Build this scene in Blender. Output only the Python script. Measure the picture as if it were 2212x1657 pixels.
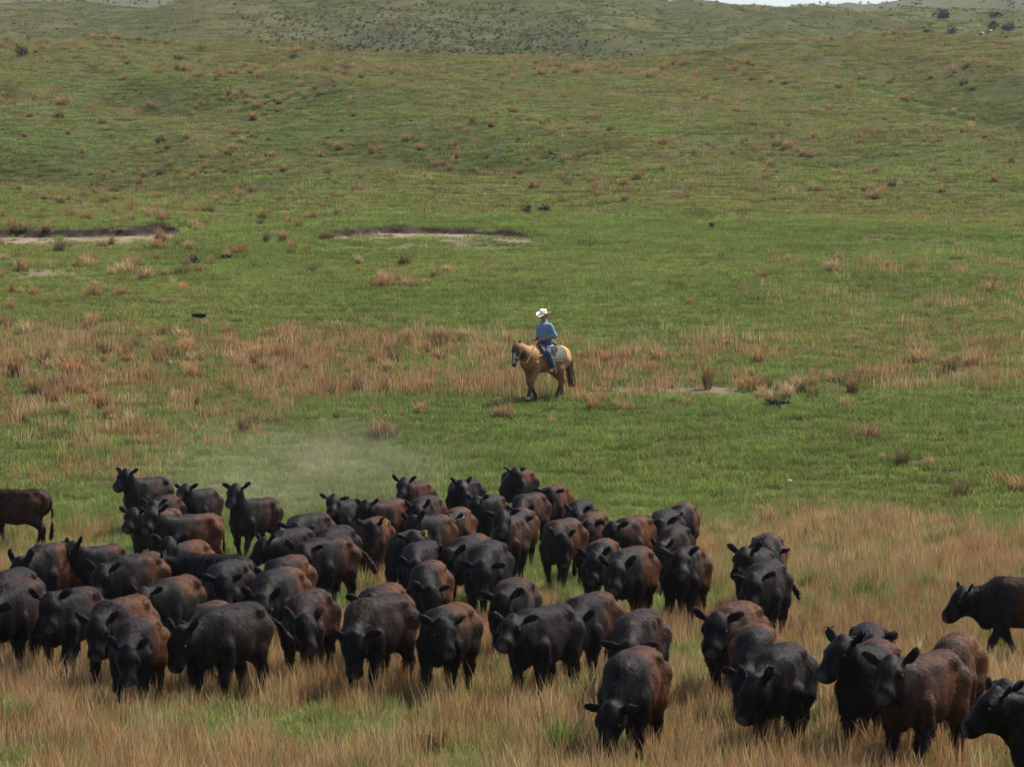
import bpy, math, random
import numpy as np
from mathutils import Vector, Matrix

for o in list(bpy.data.objects):
    bpy.data.objects.remove(o, do_unlink=True)
scene = bpy.context.scene
COL = scene.collection
R = math.radians

# ------------------------------------------------------------------ camera
CAM_H = 4.4
FPX = 7988.0            # focal length in pixels of a 2212 px wide frame
VH = 719.0              # row of the level line in that frame
cam_data = bpy.data.cameras.new("camera")
cam_data.sensor_width = 36.0
cam_data.lens = FPX / 2212.0 * 36.0
cam_data.clip_start = 0.5
cam_data.clip_end = 6000.0
cam = bpy.data.objects.new("camera", cam_data)
cam.location = (0, 0, CAM_H)
cam.rotation_euler = (R(90) - math.atan((828.5 - VH) / FPX), 0, 0)
COL.objects.link(cam)
scene.camera = cam

# ------------------------------------------------------------------ sky, sun, exposure
SUN_AZ = R(58)          # from +Y towards +X
SUN_EL = R(54)
world = bpy.data.worlds.new("World")
scene.world = world
world.use_nodes = True
wn = world.node_tree
wn.nodes.clear()
sky = wn.nodes.new("ShaderNodeTexSky")
sky.sky_type = 'NISHITA'
sky.sun_disc = False
sky.sun_elevation = SUN_EL
sky.sun_rotation = SUN_AZ
sky.air_density = 1.0
sky.dust_density = 2.5
bg = wn.nodes.new("ShaderNodeBackground")
bg.inputs[1].default_value = 0.085
wo = wn.nodes.new("ShaderNodeOutputWorld")
wn.links.new(sky.outputs[0], bg.inputs[0])
wn.links.new(bg.outputs[0], wo.inputs[0])

sun_data = bpy.data.lights.new("sun", 'SUN')
sun_data.energy = 3.6
sun_data.angle = R(0.55)
sun_data.color = (1.0, 0.95, 0.87)
sun = bpy.data.objects.new("sun", sun_data)
to_sun = Vector((math.sin(SUN_AZ) * math.cos(SUN_EL), math.cos(SUN_AZ) * math.cos(SUN_EL), math.sin(SUN_EL)))
sun.rotation_euler = to_sun.to_track_quat('Z', 'Y').to_euler()
sun.location = (60, 60, 120)
COL.objects.link(sun)

scene.view_settings.view_transform = 'Standard'
scene.view_settings.look = 'None'
scene.view_settings.gamma = 1.0
scene.view_settings.use_curve_mapping = False
scene.view_settings.exposure = 1.12
scene.cycles.use_denoising = True
scene.cycles.denoising_prefilter = 'ACCURATE'
scene.cycles.max_bounces = 6
scene.cycles.diffuse_bounces = 3
scene.cycles.volume_bounces = 0
scene.cycles.volume_step_rate = 4.0
scene.cycles.volume_max_steps = 48
scene.cycles.transparent_max_bounces = 8
scene.cycles.sample_clamp_direct = 3.0
scene.cycles.sample_clamp_indirect = 1.5
scene.cycles.use_adaptive_sampling = True
scene.cycles.adaptive_threshold = 0.01

rng = np.random.default_rng(7)
random.seed(7)

# ------------------------------------------------------------------ noise and ground shape
_perm = np.random.default_rng(11).random((256, 256))
def vnoise(x, y):
    x = np.asarray(x, float); y = np.asarray(y, float)
    xi = np.floor(x).astype(int); yi = np.floor(y).astype(int)
    fx = x - xi; fy = y - yi
    fx = fx * fx * (3 - 2 * fx); fy = fy * fy * (3 - 2 * fy)
    a = _perm[xi & 255, yi & 255]; b = _perm[(xi + 1) & 255, yi & 255]
    c = _perm[xi & 255, (yi + 1) & 255]; d = _perm[(xi + 1) & 255, (yi + 1) & 255]
    return (a * (1 - fx) + b * fx) * (1 - fy) + (c * (1 - fx) + d * fx) * fy
def fbm(x, y, oct=4):
    s = 0; a = 0.5; n = 0
    for i in range(oct):
        s = s + a * vnoise(x * 2 ** i + 17.3 * i, y * 2 ** i + 5.7 * i); n += a; a *= 0.5
    return s / n
def sstep(a, b, x):
    t = np.clip((np.asarray(x, float) - a) / (b - a), 0, 1)
    return t * t * (3 - 2 * t)

_pd = [-400, -80, 0, 30, 70, 76, 81, 88, 95, 110, 130, 150, 190, 235, 280, 325, 345, 365, 385, 415, 450, 520, 600, 690, 740, 850, 950, 1100, 1300, 1420, 1520, 1800, 2600]
_pz = [0.3, 0.1, 0, 0, 0, 0.12, 0.5, 1.5, 2.5, 4.05, 6.05, 8.1, 12, 17, 22.3, 28.2, 29.8, 29.6, 29.3, 31.5, 37.0, 46, 56, 66.0, 68.5, 66, 66, 84, 122, 132, 134, 120, 100]
_dd = np.linspace(-400, 2600, 6001)
_zz = np.interp(_dd, _pd, _pz)
_k = np.hanning(31); _k /= _k.sum()
_zs = np.convolve(np.pad(_zz, 15, mode='edge'), _k, mode='valid')
def scarp(x):
    """distance of the edge of the eroded banks, and their height"""
    x = np.asarray(x, float)
    yl = 150.6 + 0.45 * (vnoise(x * 2.6, 5.0 + 0 * x) - .5) + 0.6 * np.sin(x * 0.5) + 1.2 * (vnoise(x * 0.9, 3.0 + 0 * x) - .5) - 1.2 * sstep(-18, -22, x)
    hl = 0.36 * sstep(-13.2, -14.2, x) * sstep(-40, -34, x) * (0.75 + 0.5 * vnoise(x * 0.8, 9.0 + 0 * x))
    yc = 155.2 - 5.6 * np.minimum(((x + 3.3) / 4.5) ** 2, 1.3) + 0.45 * (vnoise(x * 2.9, 15.0 + 0 * x) - .5) + 0.7 * (vnoise(x * 1.1, 21.0 + 0 * x) - .5)
    hc = 0.27 * sstep(-8.6, -6.6, x) * sstep(1.9, 0.0, x) * (0.35 + 0.95 * vnoise(x * 1.1, 33.0 + 0 * x))
    left = x < -10.5
    return np.where(left, yl, yc), np.where(left, hl, hc)
def fold_field(x, y):
    return .30 - 2 * np.abs(fbm(x / 21 + .35 * y / 21 + 1.7, y / 55 - .25 * x / 55, 2) - .5)
def ground(x, y):
    x = np.asarray(x, float); y = np.asarray(y, float)
    z = np.interp(y, _dd, _zs)
    hill = sstep(78, 130, y)
    # long swells
    z = z + hill * (fbm(x / 34 + 3.1, y / 42, 3) - .5) * np.clip(y / 75, 0, 6)
    z = z + sstep(150, 215, y) * (fold_field(x, y) - .12) * 3.4 * np.clip(y / 260, 0, 1.6)
    z = z + sstep(110, 170, y) * (fbm(x / 11 + 31, y / 13, 2) - .5) * .7
    z = z + (fbm(x / 4.5, y / 5.5 + 9, 2) - .5) * (0.10 + 0.35 * sstep(100, 300, y))
    # near ridge, its line across the picture
    a = x / np.maximum(y, 30)
    rid = np.exp(-((y - 338) / 46) ** 2)
    z = z + rid * np.interp(a, [-.3, -.14, -.10, -.05, -.02, .02, .05, .075, .11, .14, .3], [2.6, 1.5, 1.3, -.7, -1.25, -1.1, .5, 2.0, 2.3, 1.7, 1.2])
    cr = np.exp(-((y - 715) / 120) ** 2)
    z = z + cr * np.interp(a, [-.3, -.14, -.09, -.05, .0, .025, .04, .0745, .10, .14, .3], [-1, -2.0, -0.3, 1.6, 1.5, .6, -1.1, -2.3, -2.0, -2.0, -2.4])
    fr = np.exp(-((y - 1450) / 260) ** 2)
    z = z + fr * np.interp(a, [-.3, -.14, -.085, -.06, .0, .06, .073, .085, .10, .14, .3], [4, 1.5, -0.5, -6, -16, -14, -7.5, -4.2, -1.0, 5, 12])
    ys, hs = scarp(x)
    sl = (scarp(x + .05)[0] - ys) / .05
    front = (ys - y) / np.sqrt(1 + np.clip(sl, -3, 3) ** 2)
    z = z + hs * sstep(.30, -.12, front) * (1 - sstep(2, 18, -front))
    return z
def px(x_img, v_img, d):
    """world x of picture column x_img at distance d"""
    return (x_img - 1106.0) / FPX * d
def on_ground(x_img, v_img):
    """point of the ground seen at a picture position (2212 px wide frame)"""
    ds = np.arange(30, 1600, 0.1)
    X = (x_img - 1106.0) / FPX * ds
    v = VH + FPX * (CAM_H - ground(X, ds)) / ds
    k = np.argmax(v <= v_img)
    return Vector((float(X[k]), float(ds[k]), float(ground(X[k], ds[k]))))

# ------------------------------------------------------------------ vegetation fields (what grows where)
def blob(x, y, cx, cy, rx, ry, e=0.35):
    q = np.sqrt(((x - cx) / rx) ** 2 + ((y - cy) / ry) ** 2) + (fbm(x * 0.9 + cx, y * 0.6 + cy, 3) - .5) * 0.9
    return sstep(1 + e, 1 - e, q)
def bare_field(x, y):
    ys, hs = scarp(x)
    f = ys - y
    b = sstep(.02, .14, hs) * sstep(8.0, 1.2, f + (fbm(x * .7, y * .7) - .5) * 4) * (f > -0.05)
    bank = b * (.08 + 1.6 * fbm(x * 1.3 + 7, y * .9, 3))
    b = 0 * b
    b = np.maximum(b, 0.50 * blob(x, y, 4.1, 98.8, 3.4, 1.5, .7))
    b = np.maximum(b, 0.45 * blob(x, y, -18.5, 131, 5.0, 3.0, .6))
    b = np.maximum(b, 0.35 * blob(x, y, 17.5, 157, 5.0, 3.0, .6))
    b = np.maximum(b, 0.6 * blob(x, y, 2.7, 81.2, .9, .4))
    b = np.maximum(b, 0.35 * blob(x, y, -3.0, 146, 4.2, 5.0))
    b = np.maximum(b, 0.5 * blob(x, y, 47, 352, 5, 5))
    b = np.maximum(b, 0.45 * blob(x, y, -16.5, 385, 9, 22))
    rag = fbm(x * 2.3 + 7, y * 1.1, 3)
    return np.clip(np.maximum(b * (.25 + 1.3 * rag), bank), 0, 1)
def dry_field(x, y):
    """share of dry tan grass 0..1"""
    a = x / np.maximum(y, 20)
    n = fbm(x / 3.1 + 40, y / 4.5, 4)
    n2 = fbm(x / 14 + 8, y / 18 + 3, 3)
    near = sstep(58, 47, y) * (0.56 + 2.4 * (n - .5))
    mid = sstep(44, 52, y) * sstep(84, 72, y) * (0.16 + 0.30 * sstep(.045, .075, a) + 0.36 * sstep(-.075, -.115, a) + 1.5 * (n - .5))
    band = sstep(95, 100, y) * sstep(117, 109, y) * (0.36 + 0.24 * sstep(.055, -.02, a)) * (0.40 + 2.0 * (n - .35))
    leftm = sstep(80, 88, y) * sstep(101, 95, y) * sstep(-.02, -.09, a) * (0.22 + 1.2 * (n - .5))
    brow = sstep(112, 118, y) * sstep(152, 135, y) * (0.04 + 0.10 * sstep(.03, .11, a)) * (0.5 + n)
    hill = sstep(125, 230, y) * (0.0 + 0.45 * np.clip(n2 - .46, 0, 1) + 0.26 * (n - .5) + 0.07 * sstep(250, 330, y) + .15 * sstep(-.05, .28, fold_field(x, y)))
    return np.clip(near + mid + band + leftm + brow + hill + 0.06, 0, 1)
def sage_field(x, y):
    a = x / np.maximum(y, 20)
    n = fbm(x / 20 + 70, y / 28 + 20, 3)
    return sstep(395, 430, y) * sstep(660, 480, y) * sstep(-.085, -.03, a) * sstep(.045, .0, a) * (0.5 + n) \
        + sstep(400, 440, y) * 0.18 * n + sstep(1000, 1200, y) * 0.8 * n

# ------------------------------------------------------------------ node helpers
def new_mat(name):
    m = bpy.data.materials.new(name); m.use_nodes = True
    nt = m.node_tree; nt.nodes.clear()
    out = nt.nodes.new("ShaderNodeOutputMaterial")
    return m, nt, out
def N(nt, t, **kw):
    n = nt.nodes.new(t)
    for k, v in kw.items():
        setattr(n, k, v)
    return n
def noise_node(nt, scale, detail=4, rough=.55, coord='Object', vec=None):
    n = N(nt, "ShaderNodeTexNoise")
    n.inputs['Scale'].default_value = scale; n.inputs['Detail'].default_value = detail
    n.inputs['Roughness'].default_value = rough
    if vec is None:
        tc = N(nt, "ShaderNodeTexCoord"); nt.links.new(tc.outputs[coord], n.inputs['Vector'])
    else:
        nt.links.new(vec, n.inputs['Vector'])
    return n
def ramp(nt, fac, stops):
    r = N(nt, "ShaderNodeValToRGB")
    els = r.color_ramp.elements
    while len(els) > 1: els.remove(els[-1])
    els[0].position = stops[0][0]; els[0].color = (*stops[0][1], 1)
    for p, c in stops[1:]:
        e = els.new(p); e.color = (*c, 1)
    nt.links.new(fac, r.inputs[0])
    return r.outputs[0]
def mix(nt, fac, a, b, mode='MIX'):
    m = N(nt, "ShaderNodeMix", data_type='RGBA', blend_type=mode)
    for sock, val in ((m.inputs[0], fac), (m.inputs[6], a), (m.inputs[7], b)):
        if isinstance(val, (int, float)): sock.default_value = val
        elif isinstance(val, tuple): sock.default_value = (*val, 1)
        else: nt.links.new(val, sock)
    return m.outputs[2]
def math_node(nt, op, a, b=None):
    m = N(nt, "ShaderNodeMath", operation=op)
    for i, val in enumerate((a, b)):
        if val is None: continue
        if isinstance(val, (int, float)): m.inputs[i].default_value = val
        else: nt.links.new(val, m.inputs[i])
    return m.outputs[0]
def bump(nt, h, strength, dist):
    b = N(nt, "ShaderNodeBump"); b.inputs['Strength'].default_value = strength
    b.inputs['Distance'].default_value = dist; nt.links.new(h, b.inputs['Height'])
    return b.outputs[0]
def principled(nt, out, color=None, rough=.8, normal=None, spec=.3, sheen=0):
    p = N(nt, "ShaderNodeBsdfPrincipled")
    if isinstance(color, tuple): p.inputs['Base Color'].default_value = (*color, 1)
    elif color is not None: nt.links.new(color, p.inputs['Base Color'])
    if isinstance(rough, float): p.inputs['Roughness'].default_value = rough
    else: nt.links.new(rough, p.inputs['Roughness'])
    p.inputs['Specular IOR Level'].default_value = spec
    p.inputs['Sheen Weight'].default_value = sheen
    if normal is not None: nt.links.new(normal, p.inputs['Normal'])
    nt.links.new(p.outputs[0], out.inputs[0])
    return p
def simple_mat(name, color, rough=.7, nscale=30., var=.25, spec=.3, bstr=.3, bdist=.01):
    m, nt, out = new_mat(name)
    n = noise_node(nt, nscale, 5, .6)
    lo = tuple(c * (1 - var) for c in color); hi = tuple(min(1, c * (1 + var)) for c in color)
    c = ramp(nt, n.outputs[0], [(.3, lo), (.7, hi)])
    principled(nt, out, c, rough, bump(nt, n.outputs[0], bstr, bdist), spec)
    return m

# ------------------------------------------------------------------ mesh helpers
def link(o, parent=None):
    COL.objects.link(o)
    if parent is not None: o.parent = parent
    return o
def mesh_obj(name, verts, faces, mat=None, parent=None, smooth=True, attrs=None):
    me = bpy.data.meshes.new(name)
    if isinstance(verts, np.ndarray) and isinstance(faces, np.ndarray):
        nv = len(verts); nf, kf = faces.shape
        me.vertices.add(nv); me.vertices.foreach_set('co', verts.astype(np.float32).ravel())
        me.loops.add(nf * kf); me.loops.foreach_set('vertex_index', faces.astype(np.int32).ravel())
        me.polygons.add(nf); me.polygons.foreach_set('loop_start', np.arange(0, nf * kf, kf, dtype=np.int32))
        me.update(calc_edges=True)
    else:
        me.from_pydata([tuple(v) for v in verts], [], [tuple(f) for f in faces]); me.update()
    if smooth: me.polygons.foreach_set('use_smooth', np.ones(len(me.polygons), dtype=bool))
    for k, (typ, arr) in (attrs or {}).items():
        at = me.attributes.new(k, typ, 'POINT')
        key = {'FLOAT': 'value', 'FLOAT_COLOR': 'color', 'FLOAT_VECTOR': 'vector', 'INT': 'value'}[typ]
        at.data.foreach_set(key, np.ascontiguousarray(arr, dtype=np.int32 if typ == 'INT' else np.float32).ravel())
    if mat is not None: me.materials.append(mat)
    return link(bpy.data.objects.new(name, me), parent)
def tag(o, label=None, cat=None, group=None, kind=None):
    if label: o["label"] = label
    if cat: o["category"] = cat
    if group: o["group"] = group
    if kind: o["kind"] = kind
    return o
def empty(name, loc, rz=0.):
    o = bpy.data.objects.new(name, None); o.empty_display_size = .2
    o.location = loc; o.rotation_euler = (0, 0, rz)
    return link(o)

# signed-distance bodies: smooth unions of tapered capsules and ellipsoids, meshed by surface nets
class Sdf:
    def __init__(s): s.p = []
    def cap(s, a, ra, b, rb, k=.05, flat=None):
        s.p.append(('c', np.array(a, float), float(ra), np.array(b, float), float(rb), k, flat)); return s
    def chain(s, pts, k=.05):
        for (a, ra), (b, rb) in zip(pts[:-1], pts[1:]): s.cap(a, ra, b, rb, k)
        return s
    def ell(s, c, r, k=.06, rot=None):
        s.p.append(('e', np.array(c, float), np.array(r, float), rot, k)); return s
    def bounds(s):
        lo, hi = [], []
        for q in s.p:
            if q[0] == 'c':
                lo += [q[1] - q[2], q[3] - q[4]]; hi += [q[1] + q[2], q[3] + q[4]]
            else:
                r = q[2].max() if q[3] is not None else q[2]
                lo.append(q[1] - r); hi.append(q[1] + r)
        return np.min(lo, 0), np.max(hi, 0)
    def mesh(s, h, inflate=0., lump=None):
        lo, hi = s.bounds(); lo = lo - inflate - 3 * h - .02; hi = hi + inflate + 3 * h + .02
        n = np.ceil((hi - lo) / h).astype(int) + 1
        F = np.full(n, 0.5, np.float32)
        ax = [lo[i] + h * np.arange(n[i]) for i in range(3)]
        for q in s.p:
            k = q[5] if q[0] == 'c' else q[4]
            if q[0] == 'c':
                l = np.minimum(q[1] - q[2], q[3] - q[4]); u = np.maximum(q[1] + q[2], q[3] + q[4])
            else:
                rr = np.full(3, q[2].max()) if q[3] is not None else q[2]
                l = q[1] - rr; u = q[1] + rr
            m = k + inflate + 2 * h
            i0 = np.clip(np.floor((l - m - lo) / h).astype(int), 0, n - 1); i1 = np.clip(np.ceil((u + m - lo) / h).astype(int) + 1, 1, n)
            sl = tuple(slice(i0[i], i1[i]) for i in range(3))
            X = ax[0][sl[0]][:, None, None]; Y = ax[1][sl[1]][None, :, None]; Z = ax[2][sl[2]][None, None, :]
            if q[0] == 'c':
                a, ra, b, rb = q[1], q[2], q[3], q[4]; ba = b - a; L2 = max(ba @ ba, 1e-9)
                t = np.clip(((X - a[0]) * ba[0] + (Y - a[1]) * ba[1] + (Z - a[2]) * ba[2]) / L2, 0, 1)
                fy = 1.0 if q[6] is None else 1.0 / q[6]
                D = np.sqrt((X - a[0] - t * ba[0]) ** 2 + ((Y - a[1] - t * ba[1]) * fy) ** 2 + (Z - a[2] - t * ba[2]) ** 2) - (ra + t * (rb - ra))
            else:
                c, r, rot = q[1], q[2], q[3]
                x, y, z = X - c[0], Y - c[1], Z - c[2]
                if rot is not None:
                    x, y, z = (rot[0][0] * x + rot[1][0] * y + rot[2][0] * z, rot[0][1] * x + rot[1][1] * y + rot[2][1] * z, rot[0][2] * x + rot[1][2] * y + rot[2][2] * z)
                k0 = np.sqrt((x / r[0]) ** 2 + (y / r[1]) ** 2 + (z / r[2]) ** 2)
                k1 = np.sqrt((x / r[0] ** 2) ** 2 + (y / r[1] ** 2) ** 2 + (z / r[2] ** 2) ** 2)
                D = k0 * (k0 - 1) / np.maximum(k1, 1e-6)
            f = F[sl]; hh = np.maximum(k - np.abs(f - D), 0) / k
            F[sl] = np.minimum(f, D) - hh * hh * k * .25
        F = F - inflate
        if lump is not None:
            g = np.meshgrid(*ax, indexing='ij'); F = F + lump(*g).astype(np.float32)
        return surface_nets(F, lo, h)
def surface_nets(F, lo, h):
    n = np.array(F.shape); S = F < 0
    cn = n - 1
    ids, pos, quads = [], [], []
    for a in range(3):
        b, c = (a + 1) % 3, (a + 2) % 3
        s0 = [slice(None)] * 3; s1 = [slice(None)] * 3
        s0[a] = slice(0, -1); s1[a] = slice(1, None)
        I = np.argwhere(S[tuple(s0)] != S[tuple(s1)])
        if len(I) == 0: continue
        J = I.copy(); J[:, a] += 1
        f0 = F[I[:, 0], I[:, 1], I[:, 2]]; f1 = F[J[:, 0], J[:, 1], J[:, 2]]
        P = I.astype(float); P[:, a] += f0 / (f0 - f1)
        cell = []
        for ob, oc in ((0, 0), (-1, 0), (-1, -1), (0, -1)):
            K = I.copy(); K[:, b] += ob; K[:, c] += oc
            fl = (K[:, 0] * cn[1] + K[:, 1]) * cn[2] + K[:, 2]
            ids.append(fl); pos.append(P); cell.append(fl)
        q = np.stack(cell, 1)
        flip = f0 > 0
        q[flip] = q[flip][:, ::-1]
        quads.append(q)
    ids = np.concatenate(ids); pos = np.concatenate(pos); quads = np.concatenate(quads)
    u, inv = np.unique(ids, return_inverse=True)
    cnt = np.bincount(inv).astype(float)
    V = np.stack([np.bincount(inv, pos[:, i]) / cnt for i in range(3)], 1) * h + lo
    Q = np.searchsorted(u, quads)
    return V, Q
def join_meshes(parts):
    V, Fc, o = [], [], 0
    for v, f in parts:
        V.append(v); Fc.append(f + o); o += len(v)
    return np.concatenate(V), np.concatenate(Fc)
def tube(pts, rad, seg=8, closed_ends=True):
    """a swept tube as quads"""
    P = np.array(pts, float); n = len(P)
    rad = np.broadcast_to(np.array(rad, float), (n,))
    T = np.gradient(P, axis=0); T /= np.linalg.norm(T, axis=1)[:, None] + 1e-9
    V = []
    ref = np.array([0, 0, 1.0]) if abs(T[0][2]) < .9 else np.array([1.0, 0, 0])
    for i in range(n):
        a = np.cross(T[i], ref); a /= np.linalg.norm(a) + 1e-9; b = np.cross(T[i], a)
        for j in range(seg):
            t = 2 * math.pi * j / seg
            V.append(P[i] + rad[i] * (math.cos(t) * a + math.sin(t) * b))
    Fq = []
    for i in range(n - 1):
        for j in range(seg):
            k = (j + 1) % seg
            Fq.append((i * seg + j, i * seg + k, (i + 1) * seg + k, (i + 1) * seg + j))
    if closed_ends:
        for base in (0, (n - 1) * seg):
            V.append(P[0] if base == 0 else P[-1]); c = len(V) - 1
            for j in range(seg):
                k = (j + 1) % seg
                Fq.append((base + k, base + j, c, c) if base == 0 else (base + j, base + k, c, c))
    Fq = [f for f in Fq]
    return np.array(V), np.array(Fq)
def tube_obj(name, pts, rad, mat, parent=None, seg=8):
    V, Fq = tube(pts, rad, seg)
    faces = [tuple(dict.fromkeys(map(int, f))) for f in Fq]
    return mesh_obj(name, [tuple(v) for v in V], faces, mat, parent)

# ------------------------------------------------------------------ the ground
def build_ground():
    rows = [-300, -150, -80, -40, -15, 0, 12, 22]
    y = 30.0
    while y < 2600:
        rows.append(y)
        st = 0.0065 * y if y < 130 else (0.012 * y if y < 800 else 0.02 * y)
        if 145.5 < y < 157: st = 0.11
        y += st
    rows = np.array(rows, float)
    t = np.linspace(-1, 1, 601); u = np.sinh(3.0 * t) / np.sinh(3.0)
    W = 70 + 0.6 * np.abs(rows)
    X = u[None, :] * W[:, None]; Y = np.repeat(rows[:, None], len(u), 1)
    Z = ground(X, Y)
    V = np.stack([X.ravel(), Y.ravel(), Z.ravel()], 1)
    nr, nc = X.shape
    a = (np.arange(nr - 1)[:, None] * nc + np.arange(nc - 1)[None, :]).ravel()
    Fq = np.stack([a, a + 1, a + 1 + nc, a + nc], 1)
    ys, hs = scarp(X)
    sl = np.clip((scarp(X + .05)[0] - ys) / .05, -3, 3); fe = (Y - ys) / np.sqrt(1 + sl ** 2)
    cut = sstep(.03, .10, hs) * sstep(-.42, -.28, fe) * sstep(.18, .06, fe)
    m, nt, out = new_mat("pasture ground")
    at = {k: N(nt, "ShaderNodeAttribute", attribute_name=k).outputs['Fac'] for k in ('dry', 'bare', 'sage', 'cut')}
    n1 = noise_node(nt, .35, 6, .6); n2 = noise_node(nt, 3.0, 6, .7); n3 = noise_node(nt, 14.0, 4, .7)
    green = ramp(nt, n2.outputs[0], [(.25, (.026, .036, .010)), (.5, (.048, .060, .016)), (.75, (.080, .088, .027))])
    green = mix(nt, n1.outputs[0], green, mix(nt, .5, green, (.066, .066, .023)))
    dryc = ramp(nt, n2.outputs[0], [(.25, (.070, .048, .022)), (.55, (.130, .090, .042)), (.8, (.20, .145, .07))])
    sand = ramp(nt, n3.outputs[0], [(.25, (.15, .11, .075)), (.7, (.265, .20, .138))])
    dark = ramp(nt, n3.outputs[0], [(.2, (.022, .015, .013)), (.8, (.062, .040, .032))])  # dark soil of the bank face, darkened further to paint its shade
    sagec = ramp(nt, n2.outputs[0], [(.3, (.036, .042, .024)), (.7, (.078, .080, .046))])
    c = mix(nt, math_node(nt, 'MULTIPLY', at['dry'], .8), green, dryc)
    c = mix(nt, math_node(nt, 'MULTIPLY', at['sage'], .55), c, sagec)
    c = mix(nt, at['bare'], c, sand)
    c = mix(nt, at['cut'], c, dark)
    hsum = math_node(nt, 'ADD', n2.outputs[0], n3.outputs[0])
    principled(nt, out, c, .95, bump(nt, hsum, .6, .08), .1)
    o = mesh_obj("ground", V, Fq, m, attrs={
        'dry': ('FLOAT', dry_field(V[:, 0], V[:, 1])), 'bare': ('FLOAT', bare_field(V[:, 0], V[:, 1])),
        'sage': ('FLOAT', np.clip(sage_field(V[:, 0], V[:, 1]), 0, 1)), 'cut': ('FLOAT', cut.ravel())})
    tag(o, kind="structure")
    return o
build_ground()

# ------------------------------------------------------------------ grass
def plant_mat(name, rough=.7, trans=.35):
    """colour = instance tint x blade variation; thin leaves pass some light through"""
    m, nt, out = new_mat(name)
    ti = N(nt, "ShaderNodeAttribute", attribute_name="tint", attribute_type='INSTANCER')
    va = N(nt, "ShaderNodeAttribute", attribute_name="var")
    c = mix(nt, 1.0, ti.outputs['Color'], va.outputs['Color'], 'MULTIPLY')
    d = N(nt, "ShaderNodeBsdfDiffuse"); t = N(nt, "ShaderNodeBsdfTranslucent")
    nt.links.new(c, d.inputs[0]); nt.links.new(c, t.inputs[0])
    ms = N(nt, "ShaderNodeMixShader"); ms.inputs[0].default_value = trans
    nt.links.new(d.outputs[0], ms.inputs[1]); nt.links.new(t.outputs[0], ms.inputs[2])
    nt.links.new(ms.outputs[0], out.inputs[0])
    return m
GRASS_MAT = plant_mat("grass blades")
SHRUB_MAT = plant_mat("shrub leaves", trans=.15)

def blades(n, rad, h0, h1, w, lean, g, var=(.7, 1.3), dark_base=.75, seed=False, clump=0.):
    V, Fc, C = [], [], []
    r = rad * np.sqrt(g.random(n)); th = g.random(n) * 2 * math.pi
    if clump > 0:
        k = max(1, int(n / 14)); cr = rad * np.sqrt(g.random(k)); ct = g.random(k) * 2 * math.pi
        ci = g.integers(0, k, n)
        bx = cr[ci] * np.cos(ct[ci]) + clump * g.normal(size=n); by = cr[ci] * np.sin(ct[ci]) + clump * g.normal(size=n)
    else:
        bx = r * np.cos(th); by = r * np.sin(th)
    for i in range(n):
        h = h0 + (h1 - h0) * g.random() ** 1.2
        az = g.random() * 6.283; l = lean * (0.3 + g.random()) * h; la = g.random() * 6.283
        ww = w * (.6 + .8 * g.random())
        dx, dy = math.cos(az) * ww / 2, math.sin(az) * ww / 2
        lx, ly = math.cos(la) * l, math.sin(la) * l
        b = len(V)
        tipw = 1.1 if seed else .75
        V += [(bx[i] - dx, by[i] - dy, -.02), (bx[i] + dx, by[i] + dy, -.02),
              (bx[i] + lx * .35 - dx * tipw, by[i] + ly * .35 - dy * tipw, h * .62), (bx[i] + lx * .35 + dx * tipw, by[i] + ly * .35 + dy * tipw, h * .62),
              (bx[i] + lx, by[i] + ly, h)]
        Fc += [(b, b + 1, b + 3), (b, b + 3, b + 2), (b + 2, b + 3, b + 4)]
        vv = var[0] + (var[1] - var[0]) * g.random(); hue = .12 * (g.random() - .5)
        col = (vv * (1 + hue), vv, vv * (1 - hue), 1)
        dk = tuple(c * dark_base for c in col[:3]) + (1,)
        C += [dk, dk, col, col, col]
    return np.array(V), np.array(Fc), np.array(C)
def proto_collection(name, makers, mat):
    c = bpy.data.collections.new(name)
    for i, (V, Fc, C) in enumerate(makers):
        o = mesh_obj(name + "_blade_patch", V, Fc, mat, smooth=False, attrs={'var': ('FLOAT_COLOR', C)})
        COL.objects.unlink(o); c.objects.link(o)
    return c
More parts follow.
